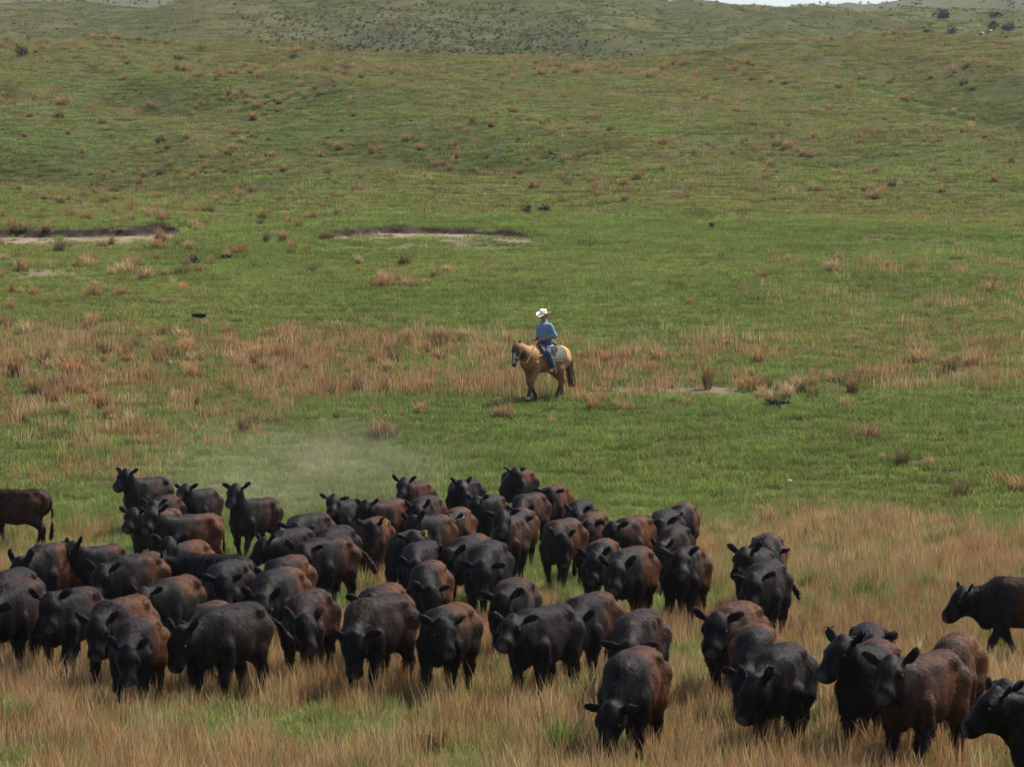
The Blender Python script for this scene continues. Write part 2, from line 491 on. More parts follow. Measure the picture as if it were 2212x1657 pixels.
def scatter(name, pts, scl, tint, coll, rotz=None, tilt=None):
    n = len(pts)
    rz = rng.random(n) * 6.283 if rotz is None else rotz
    rot = np.stack([np.zeros(n), np.zeros(n), rz], 1)
    if tilt is not None: rot[:, 0] = tilt[:, 0]; rot[:, 1] = tilt[:, 1]
    col = np.concatenate([tint, np.ones((n, 1))], 1)
    nprot = len(coll.objects)
    o = mesh_obj(name, pts, np.zeros((0, 4), int), None, smooth=False, attrs={
        'rot': ('FLOAT_VECTOR', rot), 'scl': ('FLOAT_VECTOR', scl if scl.ndim == 2 else np.repeat(scl[:, None], 3, 1)), 'tint': ('FLOAT_COLOR', col),
        'idx': ('INT', rng.integers(0, nprot, n))})
    ng = bpy.data.node_groups.new(name + " scatter", 'GeometryNodeTree')
    ng.interface.new_socket("Geometry", in_out='INPUT', socket_type='NodeSocketGeometry')
    ng.interface.new_socket("Geometry", in_out='OUTPUT', socket_type='NodeSocketGeometry')
    gi = ng.nodes.new("NodeGroupInput"); go = ng.nodes.new("NodeGroupOutput")
    ip = ng.nodes.new("GeometryNodeInstanceOnPoints")
    ci = ng.nodes.new("GeometryNodeCollectionInfo"); ci.inputs[0].default_value = coll
    ci.inputs['Separate Children'].default_value = True; ci.inputs['Reset Children'].default_value = True
    def na(nm, t):
        a = ng.nodes.new("GeometryNodeInputNamedAttribute"); a.data_type = t; a.inputs[0].default_value = nm
        return a.outputs[0]
    L = ng.links.new
    L(gi.outputs[0], ip.inputs['Points']); L(ci.outputs[0], ip.inputs['Instance'])
    ip.inputs['Pick Instance'].default_value = True
    L(na('idx', 'INT'), ip.inputs['Instance Index']); L(na('scl', 'FLOAT_VECTOR'), ip.inputs['Scale'])
    er = ng.nodes.new("FunctionNodeEulerToRotation"); L(na('rot', 'FLOAT_VECTOR'), er.inputs[0]); L(er.outputs[0], ip.inputs['Rotation'])
    L(ip.outputs[0], go.inputs[0])
    md = o.modifiers.new("scatter", 'NODES'); md.node_group = ng
    return o
def fan_points(d0, d1, dens, margin=.165, pw=None):
    """random points over the part of the ground the place shows, dens per square metre"""
    area = margin * (d1 * d1 - d0 * d0)
    n = int(area * dens)
    d = np.sqrt(d0 * d0 + rng.random(n) * (d1 * d1 - d0 * d0))
    x = (rng.random(n) * 2 - 1) * margin * d
    return x, d
g1 = np.random.default_rng(3)
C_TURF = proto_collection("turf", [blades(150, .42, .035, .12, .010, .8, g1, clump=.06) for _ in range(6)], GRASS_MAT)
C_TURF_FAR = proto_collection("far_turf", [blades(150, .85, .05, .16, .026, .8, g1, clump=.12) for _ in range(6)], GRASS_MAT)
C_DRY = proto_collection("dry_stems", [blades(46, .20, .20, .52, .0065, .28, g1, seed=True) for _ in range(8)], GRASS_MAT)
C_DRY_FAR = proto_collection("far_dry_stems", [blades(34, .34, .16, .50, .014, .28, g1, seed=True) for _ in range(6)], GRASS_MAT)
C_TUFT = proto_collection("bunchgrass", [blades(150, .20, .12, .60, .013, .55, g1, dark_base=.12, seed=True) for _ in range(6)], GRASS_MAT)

def green_tint(x, y, n):
    a = fbm(x / 2.2 + 5, y / 3.5, 3); b = fbm(x / 17 + 50, y / 22, 3)
    lush = np.clip(sstep(78, 84, y) * sstep(97, 90, y) * sstep(-.03, .03, x / y) + .40 * sstep(108, 122, y) * sstep(240, 140, y), 0, 1)
    base = np.array([.186, .250, .064])[None] * (.76 + .6 * a)[:, None]
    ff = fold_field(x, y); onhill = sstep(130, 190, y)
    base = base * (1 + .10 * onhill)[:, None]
    base = base * (1 - .42 * onhill * sstep(.05, -.35, ff))[:, None]  # lush hollows, darkened further to stand in for slope shading
    yel = np.array([.275, .285, .085])[None]
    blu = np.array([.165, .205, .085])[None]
    w = np.clip(sstep(.42, .68, b) * .7 + .12 * rng.random(n) + .35 * onhill * sstep(-.05, .25, ff), 0, 1)[:, None]  # drier ridges, also lightened to paint in the relief
    c = base * (1 - w) + yel * w
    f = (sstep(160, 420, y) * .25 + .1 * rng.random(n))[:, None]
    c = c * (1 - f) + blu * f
    c = c * (1 - .35 * lush[:, None]) + np.array([.208, .245, .052])[None] * (.35 * lush[:, None])
    return c * (.62 + .72 * rng.random((n, 1)))
def dry_tint(x, y, n):
    a = rng.random((n, 1))
    c = np.array([.41, .225, .090])[None] * (1 - a) + np.array([.49, .36, .19])[None] * a
    red = (fbm(x / 5 + 90, y / 6, 3) > .55)[:, None] * .35
    c = c * (1 - red) + np.array([.36, .185, .095])[None] * red
    c = c * (1 - .14 * sstep(80, 60, y))[:, None]
    bd = (sstep(85, 95, y))[:, None]; c = c * (1 - bd + bd * np.array([[.95, .95, .98]]))
    return c * (.7 + .55 * rng.random((n, 1)))
def place(x, y, sink=0.):
    return np.stack([x, y, ground(x, y) - sink], 1)
def keep(x, y, p):
    k = rng.random(len(x)) < p
    return x[k], y[k]

def grass():
    # short green turf
    x, y = fan_points(28, 198, 9.5)
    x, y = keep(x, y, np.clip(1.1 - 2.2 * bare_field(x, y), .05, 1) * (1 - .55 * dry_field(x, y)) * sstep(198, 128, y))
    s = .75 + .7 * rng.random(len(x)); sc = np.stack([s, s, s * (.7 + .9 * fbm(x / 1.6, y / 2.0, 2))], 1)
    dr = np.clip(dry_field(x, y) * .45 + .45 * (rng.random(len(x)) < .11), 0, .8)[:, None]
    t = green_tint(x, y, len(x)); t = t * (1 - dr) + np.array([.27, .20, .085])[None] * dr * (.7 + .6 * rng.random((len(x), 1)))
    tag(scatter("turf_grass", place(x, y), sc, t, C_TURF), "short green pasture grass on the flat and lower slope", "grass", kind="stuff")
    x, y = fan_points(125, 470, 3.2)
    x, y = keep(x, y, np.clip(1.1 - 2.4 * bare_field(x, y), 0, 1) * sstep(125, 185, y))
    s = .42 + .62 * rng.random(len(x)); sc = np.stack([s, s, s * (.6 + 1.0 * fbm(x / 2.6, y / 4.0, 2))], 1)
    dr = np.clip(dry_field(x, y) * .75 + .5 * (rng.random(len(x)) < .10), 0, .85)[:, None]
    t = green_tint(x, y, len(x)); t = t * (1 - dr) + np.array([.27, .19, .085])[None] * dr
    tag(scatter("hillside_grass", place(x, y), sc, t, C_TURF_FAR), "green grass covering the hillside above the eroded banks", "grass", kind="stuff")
    x, y = fan_points(460, 860, .30)
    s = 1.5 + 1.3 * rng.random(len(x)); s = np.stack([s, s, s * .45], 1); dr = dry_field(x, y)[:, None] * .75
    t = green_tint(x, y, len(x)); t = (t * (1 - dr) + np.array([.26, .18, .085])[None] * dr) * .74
    tag(scatter("far_hill_grass", place(x, y), s, t, C_TURF_FAR), "hazy grass on the far hill under the skyline", "grass", kind="stuff")
    # tall stems, dry and green, shorter where the herd has trodden them
    x, y = fan_points(27, 80, 22)
    f = dry_field(x, y); x, y = keep(x, y, np.clip((f - .15) * 1.05, 0, 1) * (1 - bare_field(x, y)))
    s = (.58 + .62 * rng.random(len(x)) ** 1.4) * (.74 + .5 * fbm(x / 2.5 + 3, y / 3, 2)) * (1 - .12 * sstep(41, 46, y))
    tag(scatter("tall_dry_grass", place(x, y), s, dry_tint(x, y, len(x)), C_DRY), "tall tan dry grass in the foreground around the cattle", "grass", kind="stuff")
    x, y = fan_points(27, 80, 9)
    f = dry_field(x, y); x, y = keep(x, y, np.clip(.75 - .6 * f, .18, 1) * (1 - bare_field(x, y)))
    s = (.38 + .42 * rng.random(len(x)))
    tag(scatter("tall_green_grass", place(x, y), s, green_tint(x, y, len(x)) * np.array([[1.0, .98, 1.1]]), C_DRY), "taller green grass showing between the dry foreground stems", "grass", kind="stuff")
    x, y = fan_points(78, 175, 6)
    f = dry_field(x, y); x, y = keep(x, y, np.clip((f - .12) * 1.1, 0, 1) * (1 - .8 * bare_field(x, y)))
    s = (.55 + .6 * rng.random(len(x)))
    tag(scatter("dry_grass_band", place(x, y), s, dry_tint(x, y, len(x)), C_DRY_FAR), "band of rusty dry grass across the slope behind the rider", "grass", kind="stuff")
    x, y = fan_points(150, 470, .9)
    f = dry_field(x, y); x, y = keep(x, y, np.clip(.05 + f * .75, 0, 1) * sstep(150, 190, y))
    s = (.6 + .7 * rng.random(len(x)))
    tag(scatter("hillside_dry_grass", place(x, y), s, dry_tint(x, y, len(x)) * np.array([[.78, .84, .95]]), C_DRY_FAR), "scattered dry stems among the green of the hillside", "grass", kind="stuff")
    # bunchgrass tufts: clusters seen on the slope plus strays
    P = []
    for (cx, cv, rx, rv, n) in ((1300, 385, 130, 26, 17), (1700, 378, 190, 30, 12), (1890, 412, 70, 12, 9), (560, 225, 110, 26, 20), (1050, 245, 60, 18, 9), (1240, 262, 70, 16, 7), (850, 615, 90, 14, 10),
                                (200, 790, 190, 40, 26), (600, 775, 330, 40, 40), (1000, 745, 100, 16, 12), (1350, 790, 120, 25, 14), (1720, 850, 130, 22, 12), (100, 860, 100, 40, 10), (2060, 790, 60, 15, 4),
                                (150, 260, 150, 60, 12), (1700, 320, 220, 30, 12), (900, 320, 120, 40, 10), (1950, 260, 220, 60, 18), (450, 390, 250, 60, 16), (60, 480, 200, 30, 8), (1250, 130, 300, 30, 20)):
        for _ in range(int(n * 1.6)):
            P.append(on_ground(cx + rx * float(g1.normal()) * .62, cv + rv * float(g1.normal()) * .62))
    P = np.array(P)
    x, y = fan_points(82, 430, .20); x, y = keep(x, y, sstep(.42, .62, fbm(x / 16 + 4, y / 20, 3))); P2 = place(x, y); P = np.concatenate([P, P2])
    s = (.38 + .72 * rng.random(len(P)) ** 1.7) * (1 + .35 * sstep(150, 350, P[:, 1]))
    s = np.stack([s * (.7 + .9 * rng.random(len(P))), s * (.7 + .9 * rng.random(len(P))), s], 1)
    t = dry_tint(P[:, 0], P[:, 1], len(P)); far = (.45 * sstep(120, 170, P[:, 1]))[:, None]; t = t * (1 - far) + np.array([[.26, .19, .085]]) * far
    t = np.where(rng.random((len(P), 1)) < .15, np.array([[.17, .135, .065]]), t)
    tag(scatter("bunchgrass_tufts", P, s, t, C_TUFT), "rusty bunchgrass tufts dotted over the slope", "grass", kind="stuff")
    x, y = fan_points(27, 80, .35); f = dry_field(x, y); x, y = keep(x, y, f * .9)
    s = .55 + .5 * rng.random(len(x)); t = dry_tint(x, y, len(x)) * .85
    gr = rng.random((len(x), 1)) < .35; t = np.where(gr, np.array([.15, .185, .045])[None], t)
    tag(scatter("meadow_tufts", place(x, y), s, t, C_TUFT), "thicker clumps of grass and weeds between the near cattle", "grass", kind="stuff")
grass()

# ------------------------------------------------------------------ shrubs
def leafy(n, rad, h, leaf, g, dome=.6):
    V, Fc, C = [], [], []
    k = max(4, n // 26); cc = []
    for i in range(k):
        a = g.random() * 6.283; r = rad * math.sqrt(g.random()) * .8; z = h * (.2 + .75 * g.random() * (1 - dome * (r / rad) ** 2))
        cc.append((r * math.cos(a), r * math.sin(a), z))
    for i in range(n):
        c = cc[g.integers(0, k)]
        p = np.array(c) + g.normal(size=3) * np.array([rad * .17, rad * .17, h * .11]); p[2] = max(p[2], .02)
        a = g.normal(size=3); a /= np.linalg.norm(a); b = np.cross(a, g.normal(size=3)); b /= np.linalg.norm(b)
        l = leaf * (.6 + .8 * g.random()); w = l * .38
        q = len(V); V += [p - a * l / 2, p + b * w / 2, p + a * l / 2, p - b * w / 2]
        Fc += [(q, q + 1, q + 2), (q, q + 2, q + 3)]
        v = .55 + .8 * g.random(); C += [(v, v, v, 1)] * 4
    return np.array(V), np.array(Fc), np.array(C)
C_SAGE = proto_collection("sage", [leafy(170, .42, .62, .16, g1) for _ in range(5)], SHRUB_MAT)
def sage():
    x, y = fan_points(398, 700, .75)
    x, y = keep(x, y, np.clip(sage_field(x, y), 0, 1))
    n = len(x); s = .30 + .55 * rng.random(n) ** 1.5
    t = (np.array([.085, .092, .056])[None] * (.6 + .9 * rng.random((n, 1))))
    tag(scatter("sagebrush_cover", place(x, y), s, t, C_SAGE), "dark sagebrush speckling the far hill below the skyline", "shrub", kind="stuff")
    x, y = fan_points(1050, 1600, .02)
    n = len(x); s = .9 + 1.2 * rng.random(n)
    t = (np.array([.050, .060, .040])[None] * (.6 + .8 * rng.random((n, 1))))
    tag(scatter("distant_brush", place(x, y), s, t, C_SAGE), "brush on the distant hills at the skyline", "shrub", kind="stuff")
sage()
def shrub_mat(col):
    m, nt, out = new_mat("shrub foliage")
    va = N(nt, "ShaderNodeAttribute", attribute_name="var")
    c = mix(nt, 1.0, col, va.outputs['Color'], 'MULTIPLY')
    principled(nt, out, c, .7, None, .2)
    return m
SM_GREEN = shrub_mat((.055, .085, .030)); SM_DARK = shrub_mat((.045, .058, .032)); STEM = simple_mat("shrub stem", (.09, .065, .045), .9)
def shrub(x_img, v_img, w_px, h_px, label, mat, n=420):
    p = on_ground(x_img, v_img); s = FPX / p.y
    rad = w_px / s / 2; h = h_px / s
    root = empty("shrub", p, float(g1.random() * 6))
    tag(root, label, "shrub", "shrubs standing on the hillside")
    V, Fc, C = leafy(n, rad, h, max(.09, rad * .28), g1)
    mesh_obj("foliage", V, Fc, mat, root, smooth=False, attrs={'var': ('FLOAT_COLOR', C)})
    parts = []
    for k in range(5):
        a = k * 1.256 + .3; parts.append(tube([(0, 0, -.05), (rad * .25 * math.cos(a), rad * .25 * math.sin(a), h * .35), (rad * .5 * math.cos(a), rad * .5 * math.sin(a), h * .7)], [h * .03, h * .022, h * .01], 5))
    V, Fq = join_meshes(parts)
    mesh_obj("stem", [tuple(v) for v in V], [tuple(dict.fromkeys(map(int, f))) for f in Fq], STEM, root)
for a in ((1137, 470, 26, 34, "upright dark green shrub left of a pair above the rider", SM_GREEN),
          (1177, 461, 34, 20, "low spreading dark shrub right of a pair above the rider", SM_GREEN),
          (46, 122, 34, 22, "round green shrub high on the left near the ridge line", SM_GREEN),
          (2034, 44, 42, 22, "widest dark shrub at top right below the distant hill", SM_DARK),
          (2056, 76, 24, 22, "small dark round bush at top right beneath the widest shrub", SM_DARK),
          (2150, 38, 30, 10, "flat dark bush near the right edge just under the skyline", SM_DARK),
          (2147, 66, 28, 20, "left one of two bushes beside pale soil at top right", SM_DARK),
          (2176, 72, 34, 24, "right one of two bushes beside pale soil at top right", SM_DARK),
          (2003, 76, 30, 10, "low flat bush left of the small round one, top right", SM_DARK),
          (412, 574, 42, 26, "straggly dark weed clump right of the left eroded bank", SM_DARK),
          (490, 562, 28, 12, "low dark bush between the two eroded banks", SM_DARK),
          (636, 129, 26, 10, "flat green shrub on the ridge in the upper left middle", SM_GREEN),
          (1675, 880, 62, 16, "long low dark bush on the green right of the rider", SM_DARK),
          (2064, 566, 30, 10, "lone flat dark bush on the right side of the slope", SM_DARK),
          (1536, 497, 12, 14, "tiny lone dark bush on the green, right of centre", SM_DARK)):
    shrub(*a)
def big_tuft(x_img, v_img, w_px, h_px, label, tint):
    p = on_ground(x_img, v_img); s = FPX / p.y
    m, nt, out = new_mat("tuft")
    va = N(nt, "ShaderNodeAttribute", attribute_name="var")
    c = mix(nt, 1.0, tint, va.outputs['Color'], 'MULTIPLY')
    principled(nt, out, c, .8, None, .15)
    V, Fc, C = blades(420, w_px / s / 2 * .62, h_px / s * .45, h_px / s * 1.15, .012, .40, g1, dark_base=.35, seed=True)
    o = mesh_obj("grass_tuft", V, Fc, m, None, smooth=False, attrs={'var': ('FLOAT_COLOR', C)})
    o.location = p
    tag(o, label, "grass tuft", "big grass tufts near the rider")
for a in ((1842, 853, 36, 38, "golden bunchgrass tuft with dark base, far right of the rider", (.42, .27, .11)),
          (35, 815, 56, 40, "large rusty grass tuft by the left edge of the picture", (.34, .19, .085)),
          (1528, 842, 24, 52, "tall thin tan tuft beside bare soil right of the rider", (.40, .28, .13)),
          (1757, 862, 40, 28, "pale tan tuft left of the golden one, right of the rider", (.42, .30, .14)),
          (2050, 815, 40, 34, "dark brown tuft on the green near the right edge", (.22, .15, .08))):
    big_tuft(*a)

# ------------------------------------------------------------------ cattle
def coat_mat():
    m, nt, out = new_mat("cattle coat")
    oi = N(nt, "ShaderNodeObjectInfo")
    sep = N(nt, "ShaderNodeSeparateColor"); nt.links.new(oi.outputs['Color'], sep.inputs[0])
    at = N(nt, "ShaderNodeAttribute", attribute_name="coat")
    sa = N(nt, "ShaderNodeSeparateColor"); nt.links.new(at.outputs['Color'], sa.inputs[0])
    tc = N(nt, "ShaderNodeTexCoord")
    add = N(nt, "ShaderNodeVectorMath", operation='ADD'); nt.links.new(tc.outputs['Object'], add.inputs[0])
    rv = N(nt, "ShaderNodeCombineXYZ"); rr = math_node(nt, 'MULTIPLY', oi.outputs['Random'], 37.0)
    for i in range(3): nt.links.new(rr, rv.inputs[i])
    nt.links.new(rv.outputs[0], add.inputs[1])
    big = noise_node(nt, 4.5, 4, .6, vec=add.outputs[0])
    mp = N(nt, "ShaderNodeMapping"); mp.inputs['Scale'].default_value = (.5, 1.0, .3); nt.links.new(add.outputs[0], mp.inputs[0])
    hair = noise_node(nt, 55, 5, .7, vec=mp.outputs[0])
    tuft = noise_node(nt, 17, 4, .65, vec=mp.outputs[0])
    amt = math_node(nt, 'MULTIPLY', sep.outputs[0], sa.outputs[0])
    f = math_node(nt, 'ADD', amt, math_node(nt, 'MULTIPLY', math_node(nt, 'SUBTRACT', big.outputs[0], .5), 1.9))
    f = math_node(nt, 'MULTIPLY', math_node(nt, 'ADD', f, math_node(nt, 'MULTIPLY', math_node(nt, 'SUBTRACT', tuft.outputs[0], .5), .7)), math_node(nt, 'ADD', math_node(nt, 'MULTIPLY', sa.outputs[0], .9), .05))
    fm = N(nt, "ShaderNodeClamp"); nt.links.new(f, fm.inputs[0])
    mp2 = N(nt, "ShaderNodeMapping"); mp2.inputs['Scale'].default_value = (.35, 1.0, .22); nt.links.new(add.outputs[0], mp2.inputs[0])
    streak = noise_node(nt, 24, 5, .72, vec=mp2.outputs[0])
    black = ramp(nt, streak.outputs[0], [(.36, (.0020, .0016, .0015)), (.52, (.0060, .0045, .0040)), (.66, (.022, .0175, .0165))])
    rust = ramp(nt, streak.outputs[0], [(.34, (.022, .0085, .0040)), (.52, (.080, .027, .0085)), (.68, (.165, .058, .018))])
    c = mix(nt, fm.outputs[0], black, rust)
    c = mix(nt, math_node(nt, 'MULTIPLY', sa.outputs[2], .8), c, mix(nt, fm.outputs[0], (.036, .031, .030), (.20, .085, .033)))
    c = mix(nt, sa.outputs[1], c, (.062, .056, .056))
    hs = math_node(nt, 'ADD', math_node(nt, 'MULTIPLY', hair.outputs[0], .5), tuft.outputs[0])
    principled(nt, out, c, .50, bump(nt, hs, .6, .022), .055, 0)
    return m
COAT = coat_mat()
EYE = simple_mat("animal eye", (.012, .009, .008), .12, 40, .1, .6, 0., .001)
TAG_Y = simple_mat("yellow ear tag", (.75, .46, .03), .5, 30, .1)
TAG_W = simple_mat("pale ear tag", (.72, .70, .62), .5, 30, .1)

def rot_yaw_pitch(yaw, pitch):
    """columns forward, left, up for a head turned by yaw and tipped by pitch (up positive)"""
    f = np.array([math.cos(yaw) * math.cos(pitch), math.sin(yaw) * math.cos(pitch), math.sin(pitch)])
    l = np.array([-math.sin(yaw), math.cos(yaw), 0.])
    return f, l, np.cross(f, l)

def cow_shape(neck_yaw, neck_pitch, head_yaw, head_pitch, stride, fat, h, ear_up, tail, sd):
    g = np.random.default_rng(sd)
    S = Sdf()
    w = fat
    S.ell((.40, 0, .82), (.31, .235 * w, .300), .10).ell((.10, 0, .795), (.46, .275 * w, .310), .10)
    S.ell((-.17, 0, .785), (.42, .29 * w, .310), .10).ell((-.46, 0, .865), (.31, .255 * w, .255), .10)
    S.ell((-.64, 0, .88), (.19, .215 * w, .215), .09)
    S.ell((.60, 0, .66), (.15, .13, .19), .10)
    S.cap((.44, 0, 1.035), .085, (-.05, 0, 1.035), .075, .08, 1.5).cap((-.05, 0, 1.035), .075, (-.60, 0, 1.055), .075, .08, 1.9)
    for s in (-1, 1):   # hip bones, shoulder blades
        S.ell((-.42, .215 * s * w, 1.045), (.08, .055, .05), .05)
        S.ell((-.72, .10 * s * w, .99), (.06, .05, .06), .05)
        S.ell((.40, .165 * s * w, .88), (.13, .07, .20), .08)
    # legs
    for s, ph in ((1, stride), (-1, -stride)):
        k = ph * .16
        lift = max(0, -ph) * .05
        S.chain([((.43, .15 * s, .72), .125), ((.38 + k * .3, .155 * s, .56), .092), ((.43 + k * .8, .15 * s, .335 + lift), .050), ((.41 + k * 1.5, .145 * s, .12 + lift), .036), ((.44 + k * 1.6, .145 * s, .035 + lift), .056)], .05)
    for s, ph in ((1, -stride), (-1, stride)):
        k = ph * .16
        S.chain([((-.52, .13 * s, .84), .19), ((-.42 + k * .3, .16 * s, .62), .128), ((-.64 + k * .8, .145 * s, .405), .057), ((-.60 + k * 1.5, .14 * s, .125), .038), ((-.57 + k * 1.6, .14 * s, .035), .056)], .06)
    # neck and head
    nf, nl, nu = rot_yaw_pitch(neck_yaw, neck_pitch)
    base = np.array([.50, 0, .90 + .03 * g.normal()]); b2 = np.array([.54, 0, .78])
    poll = base + nf * .41
    S.cap(base, .175, poll, .112, .10, .85).cap(b2, .140, poll - nu * .10 - nf * .03, .095, .10, .8)
    hf, hl, hu = rot_yaw_pitch(head_yaw, head_pitch)
    hr = np.stack([hf, hl, hu], 1)
    hs_ = 1.14
    P = lambda x, y, z: poll + (hf * x + hl * y + hu * z) * hs_
    k_ = hs_
    S.ell(P(.06, 0, .0), (.145 * k_, .125 * k_, .118 * k_), .06, hr)        # skull
    S.cap(P(.08, 0, .01), .098 * k_, P(.27, 0, -.035), .078 * k_, .06)      # face
    S.cap(P(.04, 0, -.08), .088 * k_, P(.25, 0, -.09), .062 * k_, .06)      # jaw
    S.ell(P(.315, 0, -.06), (.066 * k_, .094 * k_, .074 * k_), .05, hr)     # muzzle
    S.ell(P(-.005, 0, .10), (.06, .06, .04), .05, hr)                       # poll tuft
    S.cap((.50, 0, .62), .07, poll - nu * .17 + hf * .02, .045, .10)        # dewlap
    for s in (-1, 1):
        S.ell(P(.115, .098 * s, .045), (.05, .028, .032), .03, hr)          # brow
        eu = ear_up + .15 * g.normal()
        ed = hl * s * math.cos(eu) * .93 + np.array([0, 0, 1.]) * math.sin(eu) - hf * .12; ed /= np.linalg.norm(ed)
        thin = hf * .5 + hu * .62; thin -= ed * (thin @ ed); thin /= np.linalg.norm(thin)
        S.ell(P(.0, .095 * s, .045) + ed * .11, (.110, .025, .054), .03, np.stack([ed, thin, np.cross(ed, thin)], 1))
    # tail
    tl = [((-.78, 0, 1.0), .035), ((-.85, .01, .90), .026), ((-.865, .015, .62), .021), ((-.85, .02, .42), .030), ((-.84, .02, .26), .040), ((-.83, .02, .18), .015)]
    if tail == 1:
        tl = [((-.78, 0, 1.0), .035), ((-.88, .06, .99), .026), ((-.98, .20, .86), .021), ((-1.02, .30, .70), .035), ((-1.03, .34, .58), .02)]
    if tail == 2:
        tl = [((-.78, 0, 1.0), .035), ((-.86, 0, 1.07), .028), ((-.97, .03, 1.06), .024), ((-1.05, .05, .95), .035), ((-1.08, .05, .82), .02)]
    S.chain(tl, .03)
    ph = g.random(6) * 6
    def lump(X, Y, Z):
        return .006 * np.sin(X * 13 + ph[0] + 2 * np.sin(Z * 7 + ph[1])) * np.sin(Y * 15 + ph[2]) + .005 * np.sin(Z * 19 + ph[3] + X * 9) * np.sin(X * 21 + ph[4])
    V, Q = S.mesh(h, lump=lump)
    # coat masks: red bleaching on flank, back, rump; grey muzzle
    d_head = np.linalg.norm(V - (poll + hf * .18), axis=1)
    neckness = sstep(.30, .62, V[:, 0])
    rust = (0.25 + .75 * sstep(.45, -.1, V[:, 0])) * sstep(.32, .62, V[:, 2]) * (1 - .75 * neckness) * sstep(.18, .42, d_head)
    side = sstep(.03, .12, np.abs(V[:, 1]))
    rust = rust * (.72 + .28 * side)
    stripe = np.exp(-((V[:, 0] - .16 - .1 * (V[:, 2] - .7)) / .06) ** 2) * sstep(.45, .6, V[:, 2]) * sstep(1.05, .8, V[:, 2])
    style = int(g.integers(0, 4))
    if style == 1: rust = np.maximum(rust, .8 * sstep(.35, .6, V[:, 2]) * sstep(.20, .42, d_head) * (1 - .35 * neckness))
    if style == 2: rust = rust * (.25 + .95 * sstep(.84, 1.0, V[:, 2]))
    if style == 3: rust = rust * (.35 + .8 * sstep(.15, -.45, V[:, 0]))
    rust = np.clip(rust + .35 * stripe, 0, 1)
    muz = sstep(.085, .05, np.linalg.norm(V - P(.345, 0, -.055), axis=1))
    C = np.stack([rust, muz, 0 * rust, np.ones(len(V))], 1)
    eyes = [P(.135, .112 * s, .03) for s in (-1, 1)]
    ear_tip = P(-.03, .20, .04 + .2 * math.sin(ear_up) * .6)
    return V, Q, C, eyes, ear_tip

def coat_hair(V, Q, C, n, g, head):
    """short shaggy hair lying back and down over the body"""
    A, B, D = V[Q[:, 0]], V[Q[:, 1]], V[Q[:, 3]]
    nr = np.cross(V[Q[:, 2]] - A, D - B); ar = np.linalg.norm(nr, axis=1); nr = nr / (ar[:, None] + 1e-12)
    up = V[Q].mean(1)[:, 2]
    wt = ar * (up > .3) * (np.linalg.norm(V[Q].mean(1) - head, axis=1) > .34)
    f = g.choice(len(Q), n, p=wt / wt.sum())
    u, v = g.random((n, 1)), g.random((n, 1))
    p = A[f] + (B[f] - A[f]) * u + (D[f] - A[f]) * v; m = nr[f]
    d = np.stack([-.8 + .38 * g.normal(size=n), .28 * g.normal(size=n), -.75 + .33 * g.normal(size=n)], 1)
    d -= m * (d * m).sum(1)[:, None]; d /= np.linalg.norm(d, axis=1)[:, None] + 1e-6
    L = (.035 + .045 * g.random((n, 1))); s = np.cross(d, m) * (.0035 + .0045 * g.random((n, 1)))
    tip = p + d * L + m * (.003 + .012 * g.random((n, 1)) ** 1.5)
    W = np.stack([p - s, p + s, tip], 1).reshape(-1, 3)
    CC = C[Q[f, 0]].copy(); CC[:, 2] = g.random(n) ** 2.5
    return W, np.arange(3 * n).reshape(-1, 3), np.repeat(CC, 3, 0)
def eye_mesh():
    v, f = [], []
    for i in range(5):
        for j in range(8):
            a = math.pi * i / 4; b = 2 * math.pi * j / 8
            v.append((.019 * math.sin(a) * math.cos(b), .019 * math.sin(a) * math.sin(b), .019 * math.cos(a)))
    for i in range(4):
        for j in range(8):
            k = (j + 1) % 8; f.append((i * 8 + j, i * 8 + k, (i + 1) * 8 + k, (i + 1) * 8 + j))
    me = bpy.data.meshes.new("eye"); me.from_pydata(v, [], f); me.materials.append(EYE)
    me.polygons.foreach_set('use_smooth', np.ones(len(f), dtype=bool))
    return me
EYE_ME = eye_mesh()
def tag_mesh(mat):
    me = bpy.data.meshes.new("ear_tag")
    o = []
    for z in (-.004, .004):
        o += [(-.028, -.035, z), (.028, -.035, z), (.032, .02, z), (.012, .035, z), (-.012, .035, z), (-.032, .02, z)]
    f = [tuple(range(5, -1, -1)), tuple(range(6, 12))] + [(i, (i + 1) % 6, 6 + (i + 1) % 6, 6 + i) for i in range(6)]
    me.from_pydata(o, [], f); me.materials.append(mat)
    return me
TAGS = {1: tag_mesh(TAG_Y), 2: tag_mesh(TAG_W)}

